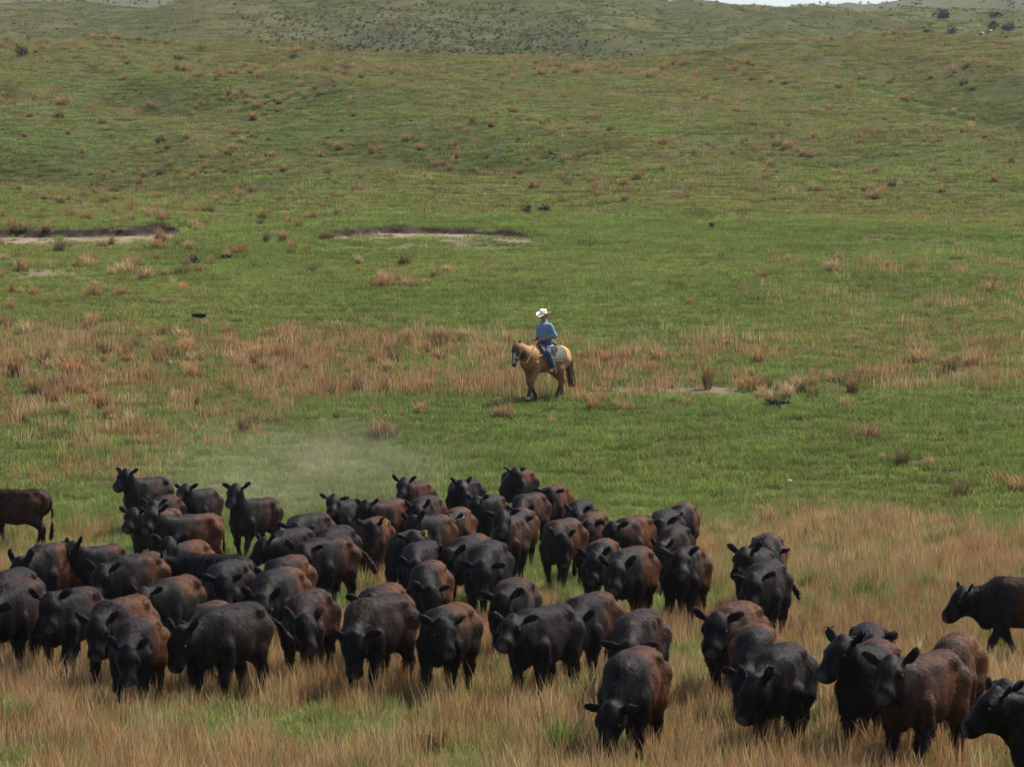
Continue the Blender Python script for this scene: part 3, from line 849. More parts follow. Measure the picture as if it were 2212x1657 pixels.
# x centre of the trunk, row of the back line, heading (0 = at the camera, 90 = left, 180 = away), head heading,
# neck angle (up +), redness, size, label, extras (w = width of the trunk as seen, which gives the true heading)
COWS = [
 (28, 1060, 108, 112, 0, .35, 1.0, "dark cow cut off by the left frame edge, alone at the back", {}),
 (316, 1036, 58, 85, 38, .15, 1.0, "black cow with raised head, rearmost at the left of the herd", {'w': 98}),
 (356, 1071, 60, 60, -10, .30, .92, "cow showing only its rounded back below the rearmost left cow", {'w': 60}),
 (434, 1056, 14, 16, 18, .25, .96, "cow facing the camera with upright ears, behind the red-rumped pair", {'w': 80}),
 (338, 1104, 60, 52, 24, .75, 1.0, "brown-backed cow at left looking out from behind a red-rumped one", {'w': 110}),
 (402, 1114, 72, 38, 2, .80, 1.04, "red-rumped cow standing side on with its head turned to the camera", {'w': 150}),
 (548, 1081, 36, 62, 30, .30, 1.02, "black cow with head high standing in a gap left of the dust", {'w': 113}),
 (128, 1184, 50, 58, -8, .85, 1.04, "rusty brown cow with lowered head at the left of the herd", {'w': 123}),
 (206, 1177, 62, 62, -8, .45, .98, "dark brown cow close behind the rusty one with lowered head", {'w': 108}),
 (300, 1196, 52, 18, -6, .60, 1.06, "large cow facing the camera with wide level ears, left group", {'w': 145}),
 (400, 1174, 66, 40, 8, 1.0, .98, "bright orange-red backed cow in the left of the herd", {'w': 110}),
 (446, 1198, 130, 120, 2, .10, .98, "grey-sheened black cow standing in front of the orange-red one", {}),
 (488, 1218, 12, 4, -2, .10, 1.0, "black cow face on with pale shining nose, left of the tan gap", {'w': 85}),
 (372, 1243, 42, 34, -2, .65, 1.02, "brown cow with pricked ears in the middle of the left group", {'w': 128}),
 (22, 1240, 60, 60, 0, .15, 1.0, "black cow at the left edge showing only its grey back", {'w': 80}),
 (30, 1264, 75, 80, -10, .30, 1.05, "dark cow at the left edge in front of the grey-backed one", {'w': 100}),
 (150, 1270, 48, 26, -6, .30, 1.04, "dark cow facing the camera, second from the left edge", {'w': 140}),
 (258, 1304, 56, 28, 4, .75, 1.0, "red-backed cow with its head in front of the dark left cow", {'w': 135}),
 (296, 1331, 38, 32, -14, .95, 1.02, "rust-red cow foremost at the left with its head hanging low", {'w': 107}),
 (452, 1308, 62, 60, -6, .85, .96, "cow with an orange back hidden behind the big black one", {'w': 105}),
 (490, 1320, 48, 22, -8, .12, 1.08, "big black cow with a broad forehead, front row left", {'w': 166, 'tail': 1}),
 (742, 1081, 58, 44, 24, .15, .96, "black cow with two upright ears at the foot of the dust cloud", {'w': 88}),
 (664, 1116, 74, 74, -6, .20, .98, "black cow with its head down left below the dust cloud", {'w': 105}),
 (838, 1084, 48, 48, 6, .60, .98, "brown cow just right of the dust cloud", {'w': 90}),
 (896, 1040, 42, 42, 34, .50, 1.0, "cow with head held high at the back, right of the dust", {'w': 85}),
 (1002, 1037, 26, 16, 18, .10, .98, "black cow with a painted forehead highlight at the back of the herd", {'w': 85, 'brow_glint': 1}),
 (918, 1082, 46, 30, 6, .30, .92, "dark cow with pricked ears in front of the high-headed one", {'w': 75}),
 (806, 1121, 40, 44, 2, 1.0, .98, "bright rust-brown cow with a yellow ear tag mid herd", {'w': 66, 'tag': 1}),
 (722, 1144, 66, 66, -8, .10, .98, "black glossy-backed cow left of the yellow-tagged one", {'w': 95}),
 (704, 1164, 70, 60, -4, .40, 1.10, "large dark brown cow standing side on in mid herd", {'w': 130, 'tail': 1}),
 (630, 1146, 62, 44, -8, .15, 1.0, "black cow with its face in the shade beside the tan gap", {'w': 105}),
 (616, 1206, 58, 40, 2, .70, 1.0, "brown cow whose pricked ears show right of the tan gap", {'w': 110}),
 (600, 1234, 52, 30, -10, .75, 1.02, "brown and grey cow with a bright shoulder stripe left of centre", {'w': 120}),
 (664, 1278, 42, 36, -8, .30, 1.02, "grey-brown cow with drooping head in the front left middle", {'w': 116}),
 (934, 1116, 52, 52, -2, .55, 1.02, "brown cow with a grey flank in the middle of the herd", {'w': 100}),
 (986, 1097, 34, 34, 0, .70, .96, "narrow brown cow with a pale speck on its back", {'w': 65, 'tag': 2}),
 (880, 1156, 56, 44, -6, .35, 1.0, "dark cow with an orange ear tag in mid herd", {'w': 90, 'tag': 1}),
 (908, 1175, 58, 44, -14, .08, 1.02, "black cow with a shining round back in mid herd", {'w': 98}),
 (924, 1215, 12, 6, -8, .65, 1.0, "brown cow walking straight at the camera, centre of herd", {'w': 96}),
 (822, 1266, 62, 62, 4, .95, .98, "red-backed cow half hidden behind the big dark front cow", {'w': 120}),
 (812, 1305, 56, 50, -14, .20, 1.10, "big dark cow walking left in the front row, left of centre", {'w': 160}),
 (966, 1311, 48, 14, 8, .85, 1.06, "brown cow in the front row looking at the camera, legs visible", {'w': 135}),
 (1118, 1018, 24, 12, 16, .75, 1.0, "brown cow topmost at the back of the herd, facing the camera", {'w': 85}),
 (1196, 1053, 46, 46, 8, .70, .94, "brown cow at the back just right of the topmost one", {'w': 77}),
 (1060, 1073, 44, 44, -2, .35, .96, "dusty brown cow below and left of the topmost one", {'w': 65}),
 (1142, 1067, 64, 60, -4, .35, 1.02, "dark cow with a smooth rounded back below the topmost one", {'w': 92}),
 (1252, 1080, 64, 58, -2, .15, .96, "black cow with a raised tail head at the back right", {'w': 75}),
 (1120, 1102, 50, 50, 0, .70, 1.0, "brown cow standing behind a darker one in mid herd", {'w': 78}),
 (1096, 1122, 42, 10, 6, .40, 1.04, "dark brown cow with its black face to the camera, mid herd", {'w': 88}),
 (1014, 1165, 60, 50, 0, .60, 1.02, "brown-topped cow with its head left of the wet-looking one", {'w': 105}),
 (1052, 1182, 22, 8, -12, .10, 1.06, "wet-looking black cow facing the camera in the centre", {'w': 90}),
 (1214, 1130, 44, 26, 2, .45, 1.0, "dark cow with pale ear edges right of centre", {'w': 100}),
 (1278, 1112, 62, 62, -2, .75, .98, "brown cow with an orange rump at the right back", {'w': 85}),
 (1366, 1121, 64, 64, 0, .95, 1.02, "cow with a bright orange-red rump on the right of the herd", {'w': 102}),
 (1300, 1166, 54, 34, -6, .60, 1.0, "brown-backed cow with a bony tail head, right of centre", {'w': 90}),
 (1362, 1188, 34, 22, -10, .55, 1.10, "large dark cow with a rusty flank and long legs, right of centre", {'w': 118}),
 (1474, 1091, 8, 0, 16, 1.0, .98, "red-brown cow with black ears, alone at the herd's right back", {'w': 70}),
 (1436, 1112, 58, 58, -4, .12, .98, "black cow in front of the red-brown one with black ears", {'w': 75}),
 (1456, 1137, 46, 46, -6, .20, .98, "dark cow with its head down behind the pale-nosed black one", {'w': 75}),
 (1480, 1187, 20, 14, 6, .40, 1.08, "black cow with a pale nose standing square at the herd's right end", {'w': 112}),
 (1656, 1160, 48, 50, -6, .95, .98, "red-brown cow behind the two black ones right of the herd", {'w': 85}),
 (1634, 1190, 52, 46, 2, .12, 1.0, "black cow with one upright ear, middle of three at right", {'w': 98}),
 (1652, 1214, 36, 32, -6, .06, 1.08, "black cow with flicking tail, front one of three at right", {'w': 118, 'tail': 1}),
 (1586, 1322, 58, 62, 4, .85, 1.06, "brown cow walking left, foremost of the small right group", {'w': 140}),
 (1632, 1364, 16, 8, -16, .75, 1.0, "brown cow with a grey curly poll facing the camera", {'w': 115}),
 (1688, 1398, 42, 46, -22, .10, 1.08, "black cow with hanging head and lifted tail, front right", {'w': 150, 'tail': 2}),
 (1876, 1356, 46, 40, -2, .12, .98, "black cow mostly hidden behind the long-muzzled one at right", {'w': 100}),
 (1880, 1402, 54, 74, 22, .70, 1.06, "brown-backed cow stretching its muzzle left at the right front", {'w': 160}),
 (2062, 1384, 66, 66, -4, .75, 1.02, "brown cow with a long dark tail behind the front right cow", {'w': 145}),
 (1992, 1426, 56, 22, 0, .55, 1.12, "big brown-flanked cow facing the camera at the right front", {'w': 215}),
 (2226, 1260, 84, 80, 2, .80, .75, "dark brown cow walking left into the frame from the right edge", {'stride': 1.0}),
 (2335, 1482, 62, 62, 14, .12, .98, "black cow at the right edge showing only an ear and neck", {}),
 (2356, 1504, 86, 80, -2, .05, 1.12, "black cow entering at the bottom right corner with lowered head", {'stride': 1.2}),
 (1108, 1250, 16, 6, -10, .45, 1.0, "dark cow with a grey streaked poll at front centre", {'w': 88}),
 (1272, 1288, 64, 24, -8, .50, 1.04, "brown cow with fuzzy ears looking over the big black front cow", {'w': 140}),
 (1172, 1314, 62, 44, -10, .06, 1.12, "big glossy black cow standing side on in front centre", {'w': 172}),
 (1376, 1336, 48, 40, -14, .20, 1.06, "dark cow with lowered muzzle behind the foremost cow", {'w': 128}),
 (1366, 1411, 34, 30, -32, .60, 1.10, "foremost cow of all, dark brown, head low with wide ears", {'w': 160, 'ear': .05}),
]
COWS = [(c[0], c[1], c[2], c[3], c[4], c[5], (1 + (c[6] - 1) * .3) * (1.055 if 1030 < c[1] < 1285 else 1.0), c[7], c[8]) for c in COWS]
def place_cow(x_img, v_top, sc):
    d = 60.0
    for _ in range(60):
        zg = float(ground((x_img - 1106) / FPX * d, d))
        s = (v_top - VH) / max(CAM_H - zg - 1.115 * sc, .2)
        d = d * .6 + .4 * min(FPX / s, 140)
    return d
def heading(c, d):
    w = c[8].get('w')
    if w is None: return c[2]
    q = w / (FPX / d) / c[6]
    a = np.radians(np.arange(6, 58)); f = .48 * np.cos(a) + 1.14 * np.sin(a)
    return 6 + int(np.argmin(np.abs(f - q)))
def build_cows():
    info = []
    for c in COWS:
        d = place_cow(c[0], c[1], c[6])
        psi = R(heading(c, d))
        info.append([(c[0] - 1106) / FPX * d, d, -math.sin(psi), -math.cos(psi), c[6]])
    P = np.array(info)
    # cattle do not stand inside each other: ease overlapping trunks apart, mostly in depth
    P0 = P[:, :2].copy(); pos = P[:, :2].copy()
    offs = np.array([-.60, -.2, .2, .55])
    for it in range(160):
        F = P[:, None, 2:4] * offs[None, :, None] * P[:, None, 4:5] + pos[:, None, :]
        mv = np.zeros_like(pos)
        for i in range(len(pos)):
            dv = F[i][None, :, None, :] - F[:, None, :, :]
            ds = np.linalg.norm(dv, axis=3); ds[i] = 9
            rad = .47
            for j in np.unique(np.where(ds < rad)[0]):
                k = np.unravel_index(np.argmin(ds[j]), ds[j].shape)
                v = dv[j][k]; L = np.linalg.norm(v) + 1e-6
                v = v / L; v = np.array([v[0] * .5, v[1] + (.3 if pos[i][1] > pos[j][1] else -.3)])
                mv[i] += v * (rad - ds[j][k]) * .35
        pos = pos + mv * .6 - (pos - P0) * .03
    for i, c in enumerate(COWS):
        x_img, v_top, psi, hpsi, npitch, red, sc, label, ex = c
        x, y = float(pos[i][0]), float(pos[i][1])
        p0 = psi; psi = heading(c, P0[i][1])
        hpsi = psi + (hpsi - p0) if hpsi > p0 - 8 else psi * .75 + (hpsi - p0) * .35
        g = np.random.default_rng(100 + i)
        hpsi += 15 * g.normal() + (45 * g.choice([-1, 1]) if g.random() < .12 else 0); npitch += (9 if npitch > -12 else 2) + 11 * g.normal(); red = float(np.clip((red - .42) * 1.35 + .47, 0., .9)); sc *= 1 + .022 * g.normal()
        yaw = R(psi - hpsi)
        npr = R(npitch)
        hp = R(-46 + .45 * npitch + 7 * g.normal()) if npitch < 20 else R(-28 + 5 * g.normal())
        h = .024 if y < 58 else .030
        stride = ex.get('stride', float(g.normal()) * .55)
        V, Q, C, eyes, etip = cow_shape(np.clip(yaw * .6, -.9, .9), npr, np.clip(yaw, -1.3, 1.3), hp, stride, .79 + .07 * g.normal(), h,
                                        ex.get('ear', .25 + .55 * g.random()), ex.get('tail', 0), 500 + i)
        if ex.get('brow_glint'):
            m = sstep(.10, .05, np.linalg.norm(V - (np.mean(eyes, 0) + np.array([0, 0, .07])), axis=1)); C[:, 1] = np.maximum(C[:, 1], m)  # light glancing off the forehead, painted into the grey coat mask
        o = mesh_obj("cow", V, Q, COAT, attrs={'coat': ('FLOAT_COLOR', C)})
        o.location = (x, y, float(ground(x, y)))
        o.rotation_euler = (0, 0, math.atan2(-math.cos(R(psi)), -math.sin(R(psi))))
        o.scale = (sc * .93, sc * (.95 + .08 * g.random()), sc)
        o.color = (red, 0, 0, 1)
        tag(o, label, "cow", "cattle in the herd")
        HV, HF, HC = coat_hair(V, Q, C, 11000 if y < 50 else (7000 if y < 62 else 4000), g, np.mean(eyes, 0))
        hm = mesh_obj("hair", HV, HF, COAT, o, smooth=False, attrs={'coat': ('FLOAT_COLOR', HC)}); hm.color = o.color
        for e in eyes:
            q = link(bpy.data.objects.new("eye", EYE_ME), o); q.location = e
        if ex.get('tag'):
            q = link(bpy.data.objects.new("ear_tag", TAGS[ex['tag']]), o); q.location = etip
            q.rotation_euler = (R(80), 0, R(70)); q.scale = (1.3, 1.3, 1.3)
    return pos
COW_POS = build_cows()

# ------------------------------------------------------------------ rider and horse
RIDER_IMG = (1174, 868)
HORSE_PSI = 44
def build_rider():
    p = on_ground(*RIDER_IMG)
    M = Matrix.Translation(p) @ Matrix.Rotation(math.atan2(-math.cos(R(HORSE_PSI)), -math.sin(R(HORSE_PSI))), 4, 'Z')
    HEADYAW = R(22)
    # --- horse
    m, nt, out = new_mat("buckskin coat")
    at = N(nt, "ShaderNodeAttribute", attribute_name="coat"); n = noise_node(nt, 30, 5, .65)
    c = mix(nt, 1.0, at.outputs['Color'], ramp(nt, n.outputs[0], [(.3, (.75, .75, .75)), (.7, (1.2, 1.2, 1.2))]), 'MULTIPLY')
    principled(nt, out, c, .6, bump(nt, n.outputs[0], .4, .01), .12)
    S = Sdf()
    S.ell((.42, 0, 1.10), (.31, .24, .34), .1).ell((.05, 0, 1.09), (.50, .29, .33), .1).ell((-.35, 0, 1.15), (.36, .26, .28), .1)
    S.ell((-.62, 0, 1.19), (.30, .265, .28), .1).ell((-.78, 0, 1.10), (.16, .20, .25), .1).ell((.64, 0, 1.04), (.16, .18, .22), .1)
    S.cap((.36, 0, 1.40), .09, (0, 0, 1.36), .10, .12)
    nf, nl, nu = rot_yaw_pitch(HEADYAW * .6, R(22)); nb = np.array([.56, 0, 1.22]); poll = nb + nf * .62
    S.cap(nb, .215, poll, .115, .1).cap(nb - np.array([0, 0, .12]), .17, poll - nu * .07, .10, .1)
    hf, hl, hu = rot_yaw_pitch(HEADYAW, R(-62)); hr = np.stack([hf, hl, hu], 1)
    P = lambda x, y, z: poll + hf * x + hl * y + hu * z
    S.ell(P(.08, 0, -.01), (.16, .105, .13), .06, hr).cap(P(.1, 0, .01), .088, P(.46, 0, -.02), .062, .06)
    S.cap(P(.07, 0, -.09), .095, P(.40, 0, -.06), .055, .06).ell(P(.52, 0, -.025), (.075, .062, .068), .05, hr)
    for s in (-1, 1):
        S.ell(P(.17, .088 * s, .03), (.04, .026, .03), .03, hr)
        ed = -hf * .75 + hu * .35 + hl * .28 * s; ed /= np.linalg.norm(ed); th = hl * s * .7 + hu * .4; th -= ed * (th @ ed); th /= np.linalg.norm(th)
        S.ell(P(-.04, .062 * s, .05) + ed * .05, (.072, .020, .032), .02, np.stack([ed, th, np.cross(ed, th)], 1))
    L = .16
    S.chain([((.50, L, 1.0), .135), ((.44, L, .82), .098), ((.60, .15, .52), .064), ((.70, .14, .15), .043), ((.74, .14, .06), .058)], .05)
    S.chain([((.46, -L, 1.0), .135), ((.42, -L, .82), .098), ((.40, -.15, .50), .064), ((.16, -.15, .19), .043), ((.14, -.15, .09), .058)], .05)
    S.chain([((-.58, .15, 1.08), .21), ((-.40, .17, .86), .145), ((-.56, .16, .56), .074), ((-.36, .15, .17), .046), ((-.31, .15, .07), .058)], .06)
    S.chain([((-.62, -.15, 1.08), .21), ((-.52, -.17, .86), .145), ((-.84, -.16, .55), .074), ((-.84, -.15, .16), .046), ((-.81, -.15, .06), .058)], .06)
    V, Q = S.mesh(.02)
    tan = np.array([.33, .178, .074]); deep = np.array([.19, .092, .036]); blk = np.array([.030, .022, .018]); pale = np.array([.52, .33, .13])
    C = np.repeat(tan[None], len(V), 0)
    def bl(C, w, c): return C * (1 - w[:, None]) + np.array(c)[None] * w[:, None]
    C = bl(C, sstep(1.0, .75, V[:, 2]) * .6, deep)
    C = bl(C, .5 * sstep(.45, .7, V[:, 0]) * sstep(1.35, 1.0, V[:, 2]), deep)  # shade on the chest put into the coat colour
    C = bl(C, .5 * sstep(-.3, -.7, V[:, 0]) * sstep(1.2, 1.4, V[:, 2]), pale)  # sun highlight on top of the rump painted into the coat
    leg = sstep(.60, .30, V[:, 2]) * .9; C = bl(C, leg, blk)
    along = (V - poll) @ hf; dist = np.linalg.norm(V - (poll + hf * .28), axis=1)
    hd = sstep(.42, .34, dist)
    C = bl(C, hd * .95 * np.clip(sstep(.0, .25, along) + .4, 0, 1), (.055, .038, .028))
    C = bl(C, sstep(-.02, -.09, along) * sstep(.30, .24, np.linalg.norm(V - poll, axis=1)) * sstep(.0, .05, (V - poll) @ hu), blk)
    snip = hd * sstep(.030, .015, np.abs((V - poll) @ hl)) * sstep(.03, .06, (V - poll) @ hu) * sstep(.18, .26, along); C = bl(C, snip, (.62, .55, .48))
    C = bl(C, sstep(.05, .0, np.minimum(np.abs(V[:, 2] - .10), 9)) * (V[:, 0] > .5) * .8, (.55, .52, .48))
    horse = mesh_obj("horse", V, Q, m, attrs={'coat': ('FLOAT_COLOR', np.concatenate([C, np.ones((len(V), 1))], 1))})
    horse.matrix_world = M
    tag(horse, "buckskin horse with dark legs and face walking left under the rider", "horse")
    hairm = simple_mat("horse hair", (.105, .060, .034), .6, 60, .4)
    def strands(n, rootf, dirs, length, r0):
        parts = []
        for i in range(n):
            a = rootf(i / max(1, n - 1)); pts = [a]; d = dirs(i / max(1, n - 1))
            for k in range(1, 6):
                t = k / 5; pts.append(np.array(a) + np.array(d) * length * t + np.array([0, 0, -length * .85 * t * t]) + rng.normal(size=3) * .012 * t)
            parts.append(tube(pts, [r0, r0, r0 * .9, r0 * .75, r0 * .5, r0 * .15], 5))
        Vt, Ft = join_meshes(parts)
        return [tuple(v) for v in Vt], [tuple(dict.fromkeys(map(int, f))) for f in Ft]
    v, f = strands(34, lambda t: np.array([-.91 + .02 * math.sin(t * 40), .05 * math.sin(t * 50), 1.24 - .04 * t]), lambda t: np.array([-.20 + .08 * math.sin(t * 60), .07 * math.sin(t * 37), -.22]), .80, .02)
    mesh_obj("tail", v, f, hairm, horse)
    v, f = strands(46, lambda t: nb + np.array([-.12, 0, .17]) * (1 - t) + (poll - nb + nu * .10) * t + np.array([0, .02, 0]), lambda t: np.array([.1 * math.sin(t * 55), -.55 + .3 * math.sin(t * 71), -.1]), .24, .016)
    mesh_obj("mane", v, f, hairm, horse)
    v, f = strands(10, lambda t: P(.0, -.03 + .06 * t, .11), lambda t: hf * .9 + hu * .25 + hl * .2 * (t - .5), .16, .012)
    mesh_obj("forelock", v, f, hairm, horse)
    for s in (-1, 1):
        q = link(bpy.data.objects.new("eye", EYE_ME), horse); q.location = P(.175, .098 * s, .035)
    # --- saddle blanket: a thick cloth draped over the back, woven in bands and ovals
    leather = simple_mat("dark saddle leather", (.045, .026, .018), .42, 40, .4, .4)
    leather2 = simple_mat("tan leather strap", (.20, .10, .045), .5, 40, .3, .4)
    mb, nt, out = new_mat("woven saddle blanket")
    tc = N(nt, "ShaderNodeAttribute", attribute_name="weave"); sp = N(nt, "ShaderNodeSeparateXYZ"); nt.links.new(tc.outputs['Vector'], sp.inputs[0])
    w1 = N(nt, "ShaderNodeTexWave", wave_type='RINGS', rings_direction='SPHERICAL'); w1.inputs['Scale'].default_value = 1.15; w1.inputs['Distortion'].default_value = 1.2; w1.inputs['Detail Scale'].default_value = 3
    nt.links.new(tc.outputs['Vector'], w1.inputs[0])
    col = ramp(nt, w1.outputs['Fac'], [(.0, (.17, .16, .13)), (.18, (.17, .16, .13)), (.24, (.030, .070, .075)), (.62, (.035, .075, .08)), (.68, (.12, .045, .035)), (.85, (.15, .13, .10))])
    nz = noise_node(nt, 90, 3); principled(nt, out, col, .9, bump(nt, nz.outputs[0], .5, .01), .1)
    def body_r(x): return np.interp(x, [-.7, -.4, 0, .3, .5], [.30, .30, .325, .30, .26])
    Vb, Fb, Wv = [], [], []
    xs = np.linspace(-.56, .30, 20); th = np.linspace(-104, 104, 27)
    for lay in (0, 1):
        for x in xs:
            for t in th:
                a = R(t); ry, rz = body_r(x) + .012 + .022 * lay, .335 + .012 + .022 * lay
                zc = 1.095 + .02 * (x > 0) - .0 * x
                top = max(0, math.cos(a))
                Vb.append((x + .01 * math.sin(t * .1), ry * math.sin(a) * 1.02, zc + rz * math.cos(a) * (1 if math.cos(a) > 0 else .55) + .03 * top * (x > -.1)))
                Wv.append(((x + .13) * 2.4, (abs(t) - 66) / 60., 0))
    nx, nth = len(xs), len(th)
    for lay in (0, 1):
        o0 = lay * nx * nth
        for i in range(nx - 1):
            for j in range(nth - 1):
                q = [o0 + i * nth + j, o0 + i * nth + j + 1, o0 + (i + 1) * nth + j + 1, o0 + (i + 1) * nth + j]
                Fb.append(q if lay else q[::-1])
    rim = [i * nth for i in range(nx)] + [(nx - 1) * nth + j for j in range(1, nth)] + [i * nth + nth - 1 for i in range(nx - 2, -1, -1)] + list(range(nth - 2, 0, -1))
    for a, b in zip(rim, rim[1:] + rim[:1]): Fb.append([a, b, b + nx * nth, a + nx * nth])
    bl_o = mesh_obj("saddle_blanket", Vb, Fb, mb, attrs={'weave': ('FLOAT_VECTOR', np.array(Wv))}); bl_o.matrix_world = M
    tag(bl_o, "woven teal and cream saddle blanket on the buckskin horse's back", "saddle blanket")
    # --- saddle
    sad = empty("saddle", (0, 0, 0)); sad.matrix_world = M @ Matrix.Translation((0, 0, 1.46)); tag(sad, "dark western leather saddle with horn under the rider", "saddle")
    z0 = 1.46
    def part(nm, Sd, h, mat_, par): 
        v_, q_ = Sd.mesh(h); v_[:, 2] -= z0
        return mesh_obj(nm, v_, q_, mat_, par)
    part("seat", Sdf().ell((-.10, 0, 1.44), (.26, .17, .07), .06).ell((-.30, 0, 1.49), (.07, .17, .10), .06).ell((.14, 0, 1.50), (.08, .13, .09), .06), .02, leather, sad)
    hn = part("horn", Sdf().cap((.19, 0, 1.55), .028, (.23, 0, 1.64), .024, .02).ell((.235, 0, 1.665), (.055, .05, .022), .02), .012, leather, sad)
    for s in (-1, 1):
        part("fender", Sdf().ell((-.02, .335 * s, 1.14), (.11, .02, .22), .04).ell((-.04, .29 * s, 1.36), (.20, .035, .12), .05), .016, leather, sad)
        st = part("stirrup", Sdf().chain([((-.02, .36 * s, .95), .02), ((-.02, .42 * s, .80), .02), ((-.02, .42 * s, .745), .022), ((-.02, .31 * s, .745), .022), ((-.02, .31 * s, .80), .02), ((-.02, .36 * s, .95), .02)], .01), .012, leather2, sad)
        tube_obj("cinch", [(.16, .30 * s, 1.2 - z0), (.17, .28 * s, .98 - z0), (.17, .15 * s, .80 - z0), (.17, 0, .755 - z0)], .018, leather2, sad)
    tube_obj("breast_collar", [(.20, .30, 1.28 - z0), (.50, .27, 1.16 - z0), (.74, .14, 1.06 - z0), (.82, 0, 1.03 - z0), (.74, -.14, 1.06 - z0), (.50, -.27, 1.16 - z0), (.20, -.30, 1.28 - z0)], .014, leather2, sad)
    # --- bridle
    br = empty("bridle", (0, 0, 0)); br.matrix_world = M; tag(br, "brown leather bridle and reins on the horse's head", "bridle")
    for nm, dx, rr in (("noseband", .36, .088), ("headstall", .03, .142)):
        pts = [P(dx, rr * math.sin(a), -.035 + rr * 1.05 * math.cos(a)) for a in np.linspace(0, 2 * math.pi, 15)]
        tube_obj(nm, pts, .010, leather2, br, 5)
    for s in (-1, 1):
        tube_obj("cheek_strap", [P(.03, .13 * s, -.02), P(.2, .112 * s, -.03), P(.42, .085 * s, -.05)], .009, leather2, br, 5)
        tube_obj("rein", [P(.44, .085 * s, -.06), P(.30, .20 * s, -.35), np.array([.62, .23 * s, 1.38]), np.array([.40, .14 * s, 1.56]), np.array([.24, .06 * s, 1.615])], .008, leather2, br, 5)
    # --- the rider
    z1 = 1.46
    B = Sdf()
    B.ell((-.08, 0, 1.56), (.125, .17, .13), .08).cap((-.08, 0, 1.62), .135, (-.06, 0, 1.90), .150, .08, 1.2).ell((-.055, 0, 1.95), (.11, .20, .09), .08)
    B.cap((-.05, 0, 2.02), .062, (-.02, 0, 2.12), .058, .04)
    ARM = {}
    for s in (-1, 1):
        el = (-.13 if s > 0 else -.10, .27 * s, 1.72); wr = (.17, .085 * s, 1.615)
        ARM[s] = (el, wr)
        B.cap((-.05, .19 * s, 1.965), .066, el, .05, .05).cap(el, .048, wr, .032, .03)
        B.cap((-.05, .10 * s, 1.52), .10, (.20, .33 * s, 1.26), .076, .06).cap((.20, .33 * s, 1.26), .072, (.01, .37 * s, .90), .046, .05).cap((.01, .37 * s, .86), .05, (.15, .375 * s, .80), .036, .04)
    hdy = R(14); f3, l3, u3 = rot_yaw_pitch(hdy, R(-16)); hc = np.array([-.005, 0, 2.225]); hR = np.stack([f3, l3, u3], 1)
    H = lambda x, y, z: hc + f3 * x + l3 * y + u3 * z
    B.ell(H(0, 0, .02), (.098, .078, .112), .03, hR).ell(H(.035, 0, -.07), (.062, .058, .055), .04, hR).cap(H(.095, 0, .0), .014, H(.112, 0, -.03), .017, .02)
    for s in (-1, 1): B.ell(H(-.01, .08 * s, -.005), (.022, .012, .034), .01, hR)
    Vp, Qp = B.mesh(.0125)
    hands = []
    for s in (-1, 1):
        el, wr = ARM[s]; w = np.array(wr); fwd = w - np.array(el); fwd /= np.linalg.norm(fwd); side = np.array([0, 1.0 * s, 0]); side -= fwd * (side @ fwd); side /= np.linalg.norm(side); upv = np.cross(fwd, side) * (1 if s > 0 else -1)
        Hd = Sdf().ell(w + fwd * .045, (.05, .042, .024), .02, np.stack([fwd, upv, side], 1))
        for k, (off, ln) in enumerate(((.030, .034), (.010, .038), (-.010, .036), (-.029, .028))):
            a = w + fwd * .085 + upv * off; b = a + fwd * ln * .5 - side * .03; e = b - side * .022 - fwd * .026
            Hd.chain([(a, .0105), (b, .0095), (e, .0085)], .006)
        a = w + fwd * .03 + upv * .04; Hd.chain([(a, .012), (a + fwd * .03 + upv * .018 - side * .01, .0105), (a + fwd * .055 + upv * .005 - side * .03, .009)], .008)
        hands.append(Hd.mesh(.0055))
    Vp, Qp = join_meshes([(Vp, Qp)] + hands); Vp = Vp.copy(); Vp[:, 2] -= z1
    skin = simple_mat("sunburnt skin", (.36, .155, .095), .55, 50, .2)
    per = mesh_obj("person", Vp, Qp, skin); per.matrix_world = M @ Matrix.Translation((0, 0, z1))
    tag(per, "person in blue shirt, jeans and pale cowboy hat riding the buckskin horse", "person")
    def cloth(nm, Sd, infl, h, mat_, par=per):
        v_, q_ = Sd.mesh(h, inflate=infl); v_[:, 2] -= z1
        return mesh_obj(nm, v_, q_, mat_, par)
    denim = simple_mat("blue denim", (.030, .060, .105), .85, 60, .3); chambray = simple_mat("light blue shirt cloth", (.16, .235, .35), .85, 25, .15, .2, .5, .02)
    T = Sdf().ell((-.08, 0, 1.60), (.12, .165, .10), .08).cap((-.08, 0, 1.62), .135, (-.06, 0, 1.90), .150, .08, 1.2).ell((-.055, 0, 1.95), (.11, .20, .09), .08).cap((-.05, 0, 1.99), .062, (-.045, 0, 2.045), .060, .04)
    for s in (-1, 1):
        el = np.array(ARM[s][0]); w = np.array(ARM[s][1]); T.cap((-.05, .19 * s, 1.965), .066, el, .056, .05).cap(el, .054, el * .72 + w * .28, .050, .03)
    sh = cloth("shirt", T, .014, .0145, chambray)
    tube_obj("collar", [H(.055, .055, -.155) - np.array([0, 0, z1]), H(-.03, .075, -.13) - np.array([0, 0, z1]), H(-.075, 0, -.125) - np.array([0, 0, z1]), H(-.03, -.075, -.13) - np.array([0, 0, z1]), H(.055, -.055, -.155) - np.array([0, 0, z1])], .018, chambray, sh, 6)
    J = Sdf().ell((-.08, 0, 1.54), (.128, .172, .115), .08)
    for s in (-1, 1):
        J.cap((-.05, .10 * s, 1.52), .10, (.20, .33 * s, 1.26), .078, .06).cap((.20, .33 * s, 1.26), .076, (.03, .365 * s, .93), .060, .05)
    cloth("jeans", J, .013, .0145, denim)
    cloth("belt", Sdf().ell((-.08, 0, 1.635), (.140, .176, .028), .02), .012, .012, leather)
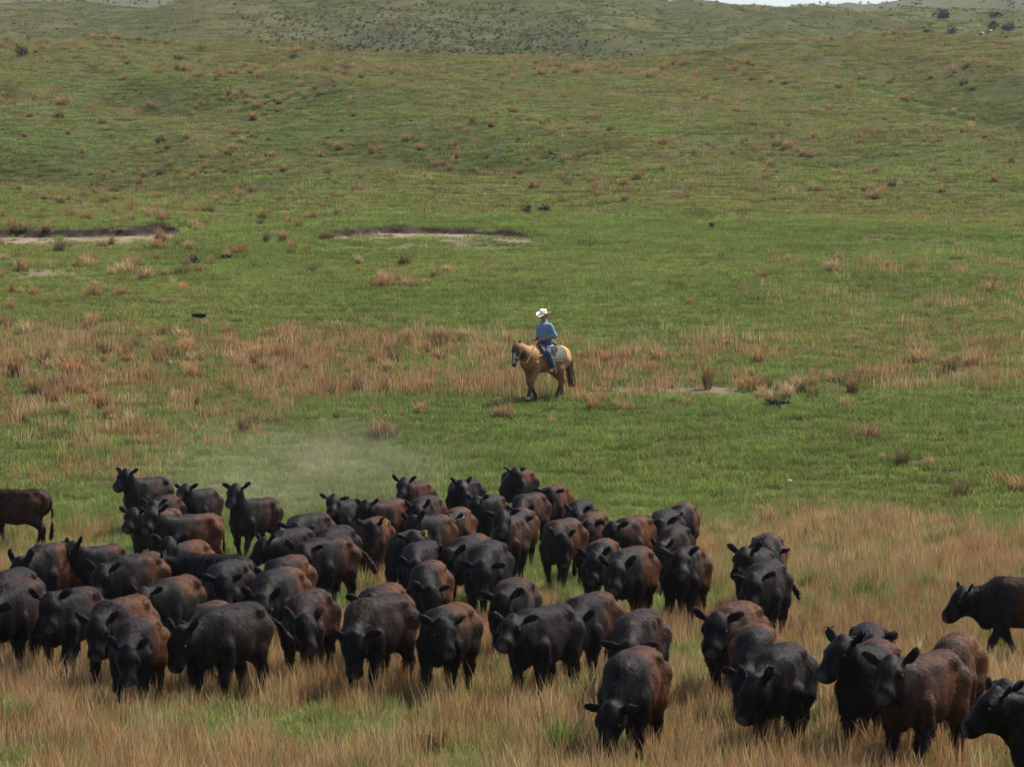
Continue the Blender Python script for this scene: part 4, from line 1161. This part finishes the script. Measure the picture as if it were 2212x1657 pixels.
    bootm = simple_mat("brown boot leather", (.12, .06, .032), .5, 40, .4, .4)
    for s in (-1, 1):
        bt = cloth("boot", Sdf().cap((.035, .365 * s, .96), .062, (.01, .37 * s, .85), .052, .03).cap((0, .37 * s, .815), .046, (.16, .378 * s, .79), .036, .03).ell((-.02, .37 * s, .785), (.035, .035, .03), .02), .008, .0125, bootm)
    cloth("hair", Sdf().ell(H(-.025, 0, .01), (.088, .082, .085), .02, hR), .004, .012, simple_mat("grey-brown hair", (.08, .06, .05), .7, 80, .4))
    for s in (-1, 1):
        q = link(bpy.data.objects.new("eye", EYE_ME), per); q.location = H(.083, .032 * s, .012) - np.array([0, 0, z1]); q.scale = (.6, .6, .6)
    # hat: creased crown with an upturned oval brim
    straw = simple_mat("pale straw hat", (.80, .73, .60), .75, 120, .12)
    hat = link(bpy.data.objects.new("hat", None), per); hat.location = Vector(H(-.005, 0, .065)) - Vector((0, 0, z1)); hat.rotation_euler = (0, R(12), hdy)
    v, f = [], []
    na = 36
    prof = [(1.0, 0.0), (1.02, .03), (.98, .075), (.92, .11), (.80, .128), (.5, .118), (.0, .10)]
    for r_, z_ in prof:
        for k in range(na):
            a = 2 * math.pi * k / na; cx, cy = math.cos(a), math.sin(a)
            crease = -.022 * math.exp(-((cy * r_) / .35) ** 2) * (r_ < .95) - .018 * math.exp(-((abs(cy) - .75) / .3) ** 2) * (cx > .2) * (z_ > .09)
            v.append((cx * r_ * .112, cy * r_ * .092 * (1 - .14 * max(0, cx) * z_ / .128), z_ + crease))
    for i in range(len(prof) - 1):
        for k in range(na):
            f.append((i * na + k, i * na + (k + 1) % na, (i + 1) * na + (k + 1) % na, (i + 1) * na + k))
    mesh_obj("crown", v, f, straw, hat)
    v, f = [], []
    for lay, dz in ((0, 0), (1, -.006)):
        for j, t in enumerate(np.linspace(0, 1, 7)):
            for k in range(na):
                a = 2 * math.pi * k / na; cx, cy = math.cos(a), math.sin(a)
                rx = .110 + (.225 - .110) * t; ry = .090 + (.175 - .090) * t
                z_ = .055 * t ** 2 * abs(cy) ** 1.5 - .028 * t ** 1.5 * cx * cx + dz
                v.append((cx * rx, cy * ry, z_))
    n1_ = 7 * na
    for lay in (0, 1):
        for j in range(6):
            for k in range(na):
                q = (lay * n1_ + j * na + k, lay * n1_ + j * na + (k + 1) % na, lay * n1_ + (j + 1) * na + (k + 1) % na, lay * n1_ + (j + 1) * na + k)
                f.append(q[::-1] if lay == 0 else q)
    for k in range(na): f.append((6 * na + k, 6 * na + (k + 1) % na, n1_ + 6 * na + (k + 1) % na, n1_ + 6 * na + k))
    mesh_obj("brim", v, f, straw, hat)
    tube_obj("hat_band", [(.114 * math.cos(a), .095 * math.sin(a), .016) for a in np.linspace(0, 2 * math.pi, 30)], .008, leather, hat, 6)
build_rider()

# ------------------------------------------------------------------ small things on the grass
def feed_tub():
    p = on_ground(430, 693)
    rub = simple_mat("black rubber", (.022, .020, .024), .6, 30, .3)
    root = empty("feed_tub", p); tag(root, "small dark low tub lying on the grass left of the rider", "tub")
    n = 28; v, f = [], []
    prof = [(.20, .0), (.235, .11), (.25, .115), (.25, .13), (.225, .13), (.215, .11), (.185, .025), (.0, .02)]
    for r_, z_ in prof:
        for k in range(n):
            a = 2 * math.pi * k / n; v.append((r_ * math.cos(a), r_ * math.sin(a), z_))
    for i in range(len(prof) - 1):
        for k in range(n): f.append((i * n + k, i * n + (k + 1) % n, (i + 1) * n + (k + 1) % n, (i + 1) * n + k))
    mesh_obj("bowl", v, f, rub, root)
    tube_obj("handle", [(.24, -.05, .11), (.27, -.04, .10), (.275, 0, .095), (.27, .04, .10), (.24, .05, .11)], .01, rub, root)
    root.location.z += .08
feed_tub()
def stone(x_img, v_img, w_px, label, col):
    p = on_ground(x_img, v_img); r = w_px / (FPX / p.y) / 2
    S = Sdf().ell((0, 0, r * .5), (r, r * .8, r * .62), .05).ell((r * .4, r * .2, r * .7), (r * .6, r * .5, r * .4), .05)
    v, q = S.mesh(r / 6, lump=lambda X, Y, Z: .06 * r * np.sin(X / r * 5) * np.sin(Y / r * 6 + Z / r * 4))
    o = mesh_obj("stone", v, q, simple_mat("pale stone", col, .9, 30, .2)); o.location = p + Vector((0, 0, .05)); tag(o, label, "stone", "pale stones on the slope")
stone(1706, 1047, 9, "small white stone on the bright green grass at right", (.62, .58, .52))
stone(2138, 72, 9, "pale stone between the bushes at top right", (.60, .48, .34))
stone(2120, 76, 8, "pale stone left of the bushes at top right", (.58, .44, .28))

# ------------------------------------------------------------------ dust kicked up by the herd, and the air
def volume_mat(name, density, color, aniso, node_density=None):
    m = bpy.data.materials.new(name); m.use_nodes = True; nt = m.node_tree; nt.nodes.clear()
    out = nt.nodes.new("ShaderNodeOutputMaterial"); v = nt.nodes.new("ShaderNodeVolumePrincipled")
    v.inputs['Color'].default_value = (*color, 1); v.inputs['Density'].default_value = density; v.inputs['Anisotropy'].default_value = aniso
    nt.links.new(v.outputs[0], out.inputs['Volume'])
    return m, nt, v
def dust():
    m, nt, v = volume_mat("dust", .1, (.82, .70, .53), .2)
    tc = N(nt, "ShaderNodeTexCoord")
    ln = N(nt, "ShaderNodeVectorMath", operation='LENGTH'); nt.links.new(tc.outputs['Object'], ln.inputs[0])
    fall = N(nt, "ShaderNodeMapRange", interpolation_type='SMOOTHSTEP')
    for i, val in ((1, .15), (2, .97), (3, 1.0), (4, 0.0)): fall.inputs[i].default_value = val
    nt.links.new(ln.outputs['Value'], fall.inputs[0])
    nz = noise_node(nt, 2.2, 3, .6)
    nr = N(nt, "ShaderNodeMapRange"); nr.inputs[1].default_value = .38; nr.inputs[2].default_value = .75; nt.links.new(nz.outputs[0], nr.inputs[0])
    d = math_node(nt, 'MULTIPLY', math_node(nt, 'MULTIPLY', fall.outputs[0], nr.outputs[0]), .13)
    nt.links.new(d, v.inputs['Density'])
    vs, fs = [], []
    for i in range(13):
        for j in range(24):
            a = math.pi * i / 12; b = 2 * math.pi * j / 24; vs.append((math.sin(a) * math.cos(b), math.sin(a) * math.sin(b), math.cos(a)))
    for i in range(12):
        for j in range(24): fs.append((i * 24 + j, (i + 1) * 24 + j, (i + 1) * 24 + (j + 1) % 24, i * 24 + (j + 1) % 24))
    for loc, sc in (((-4.6, 80.0, 1.4), (4.8, 3.2, 1.9)),):
        o = mesh_obj("dust_cloud", vs, fs, m); o.location = loc; o.scale = sc; tag(o, "pale dust cloud drifting up behind the herd left of centre", "dust", kind="stuff")
dust()
def haze():
    m, nt, v = volume_mat("hazy air", .00007, (.86, .92, 1.0), .2)
    x0, x1, y0, y1, z0, z1 = -1800, 1800, -320, 2650, -8, 175
    vs = [(x, y, z) for x in (x0, x1) for y in (y0, y1) for z in (z0, z1)]
    m.cycles.homogeneous_volume = True
    fs = [(0, 1, 3, 2), (4, 6, 7, 5), (0, 4, 5, 1), (2, 3, 7, 6), (0, 2, 6, 4), (1, 5, 7, 3)]
    o = mesh_obj("haze", vs, fs, m, smooth=False); tag(o, "thin hazy air over the hills", "haze", kind="stuff")
haze()
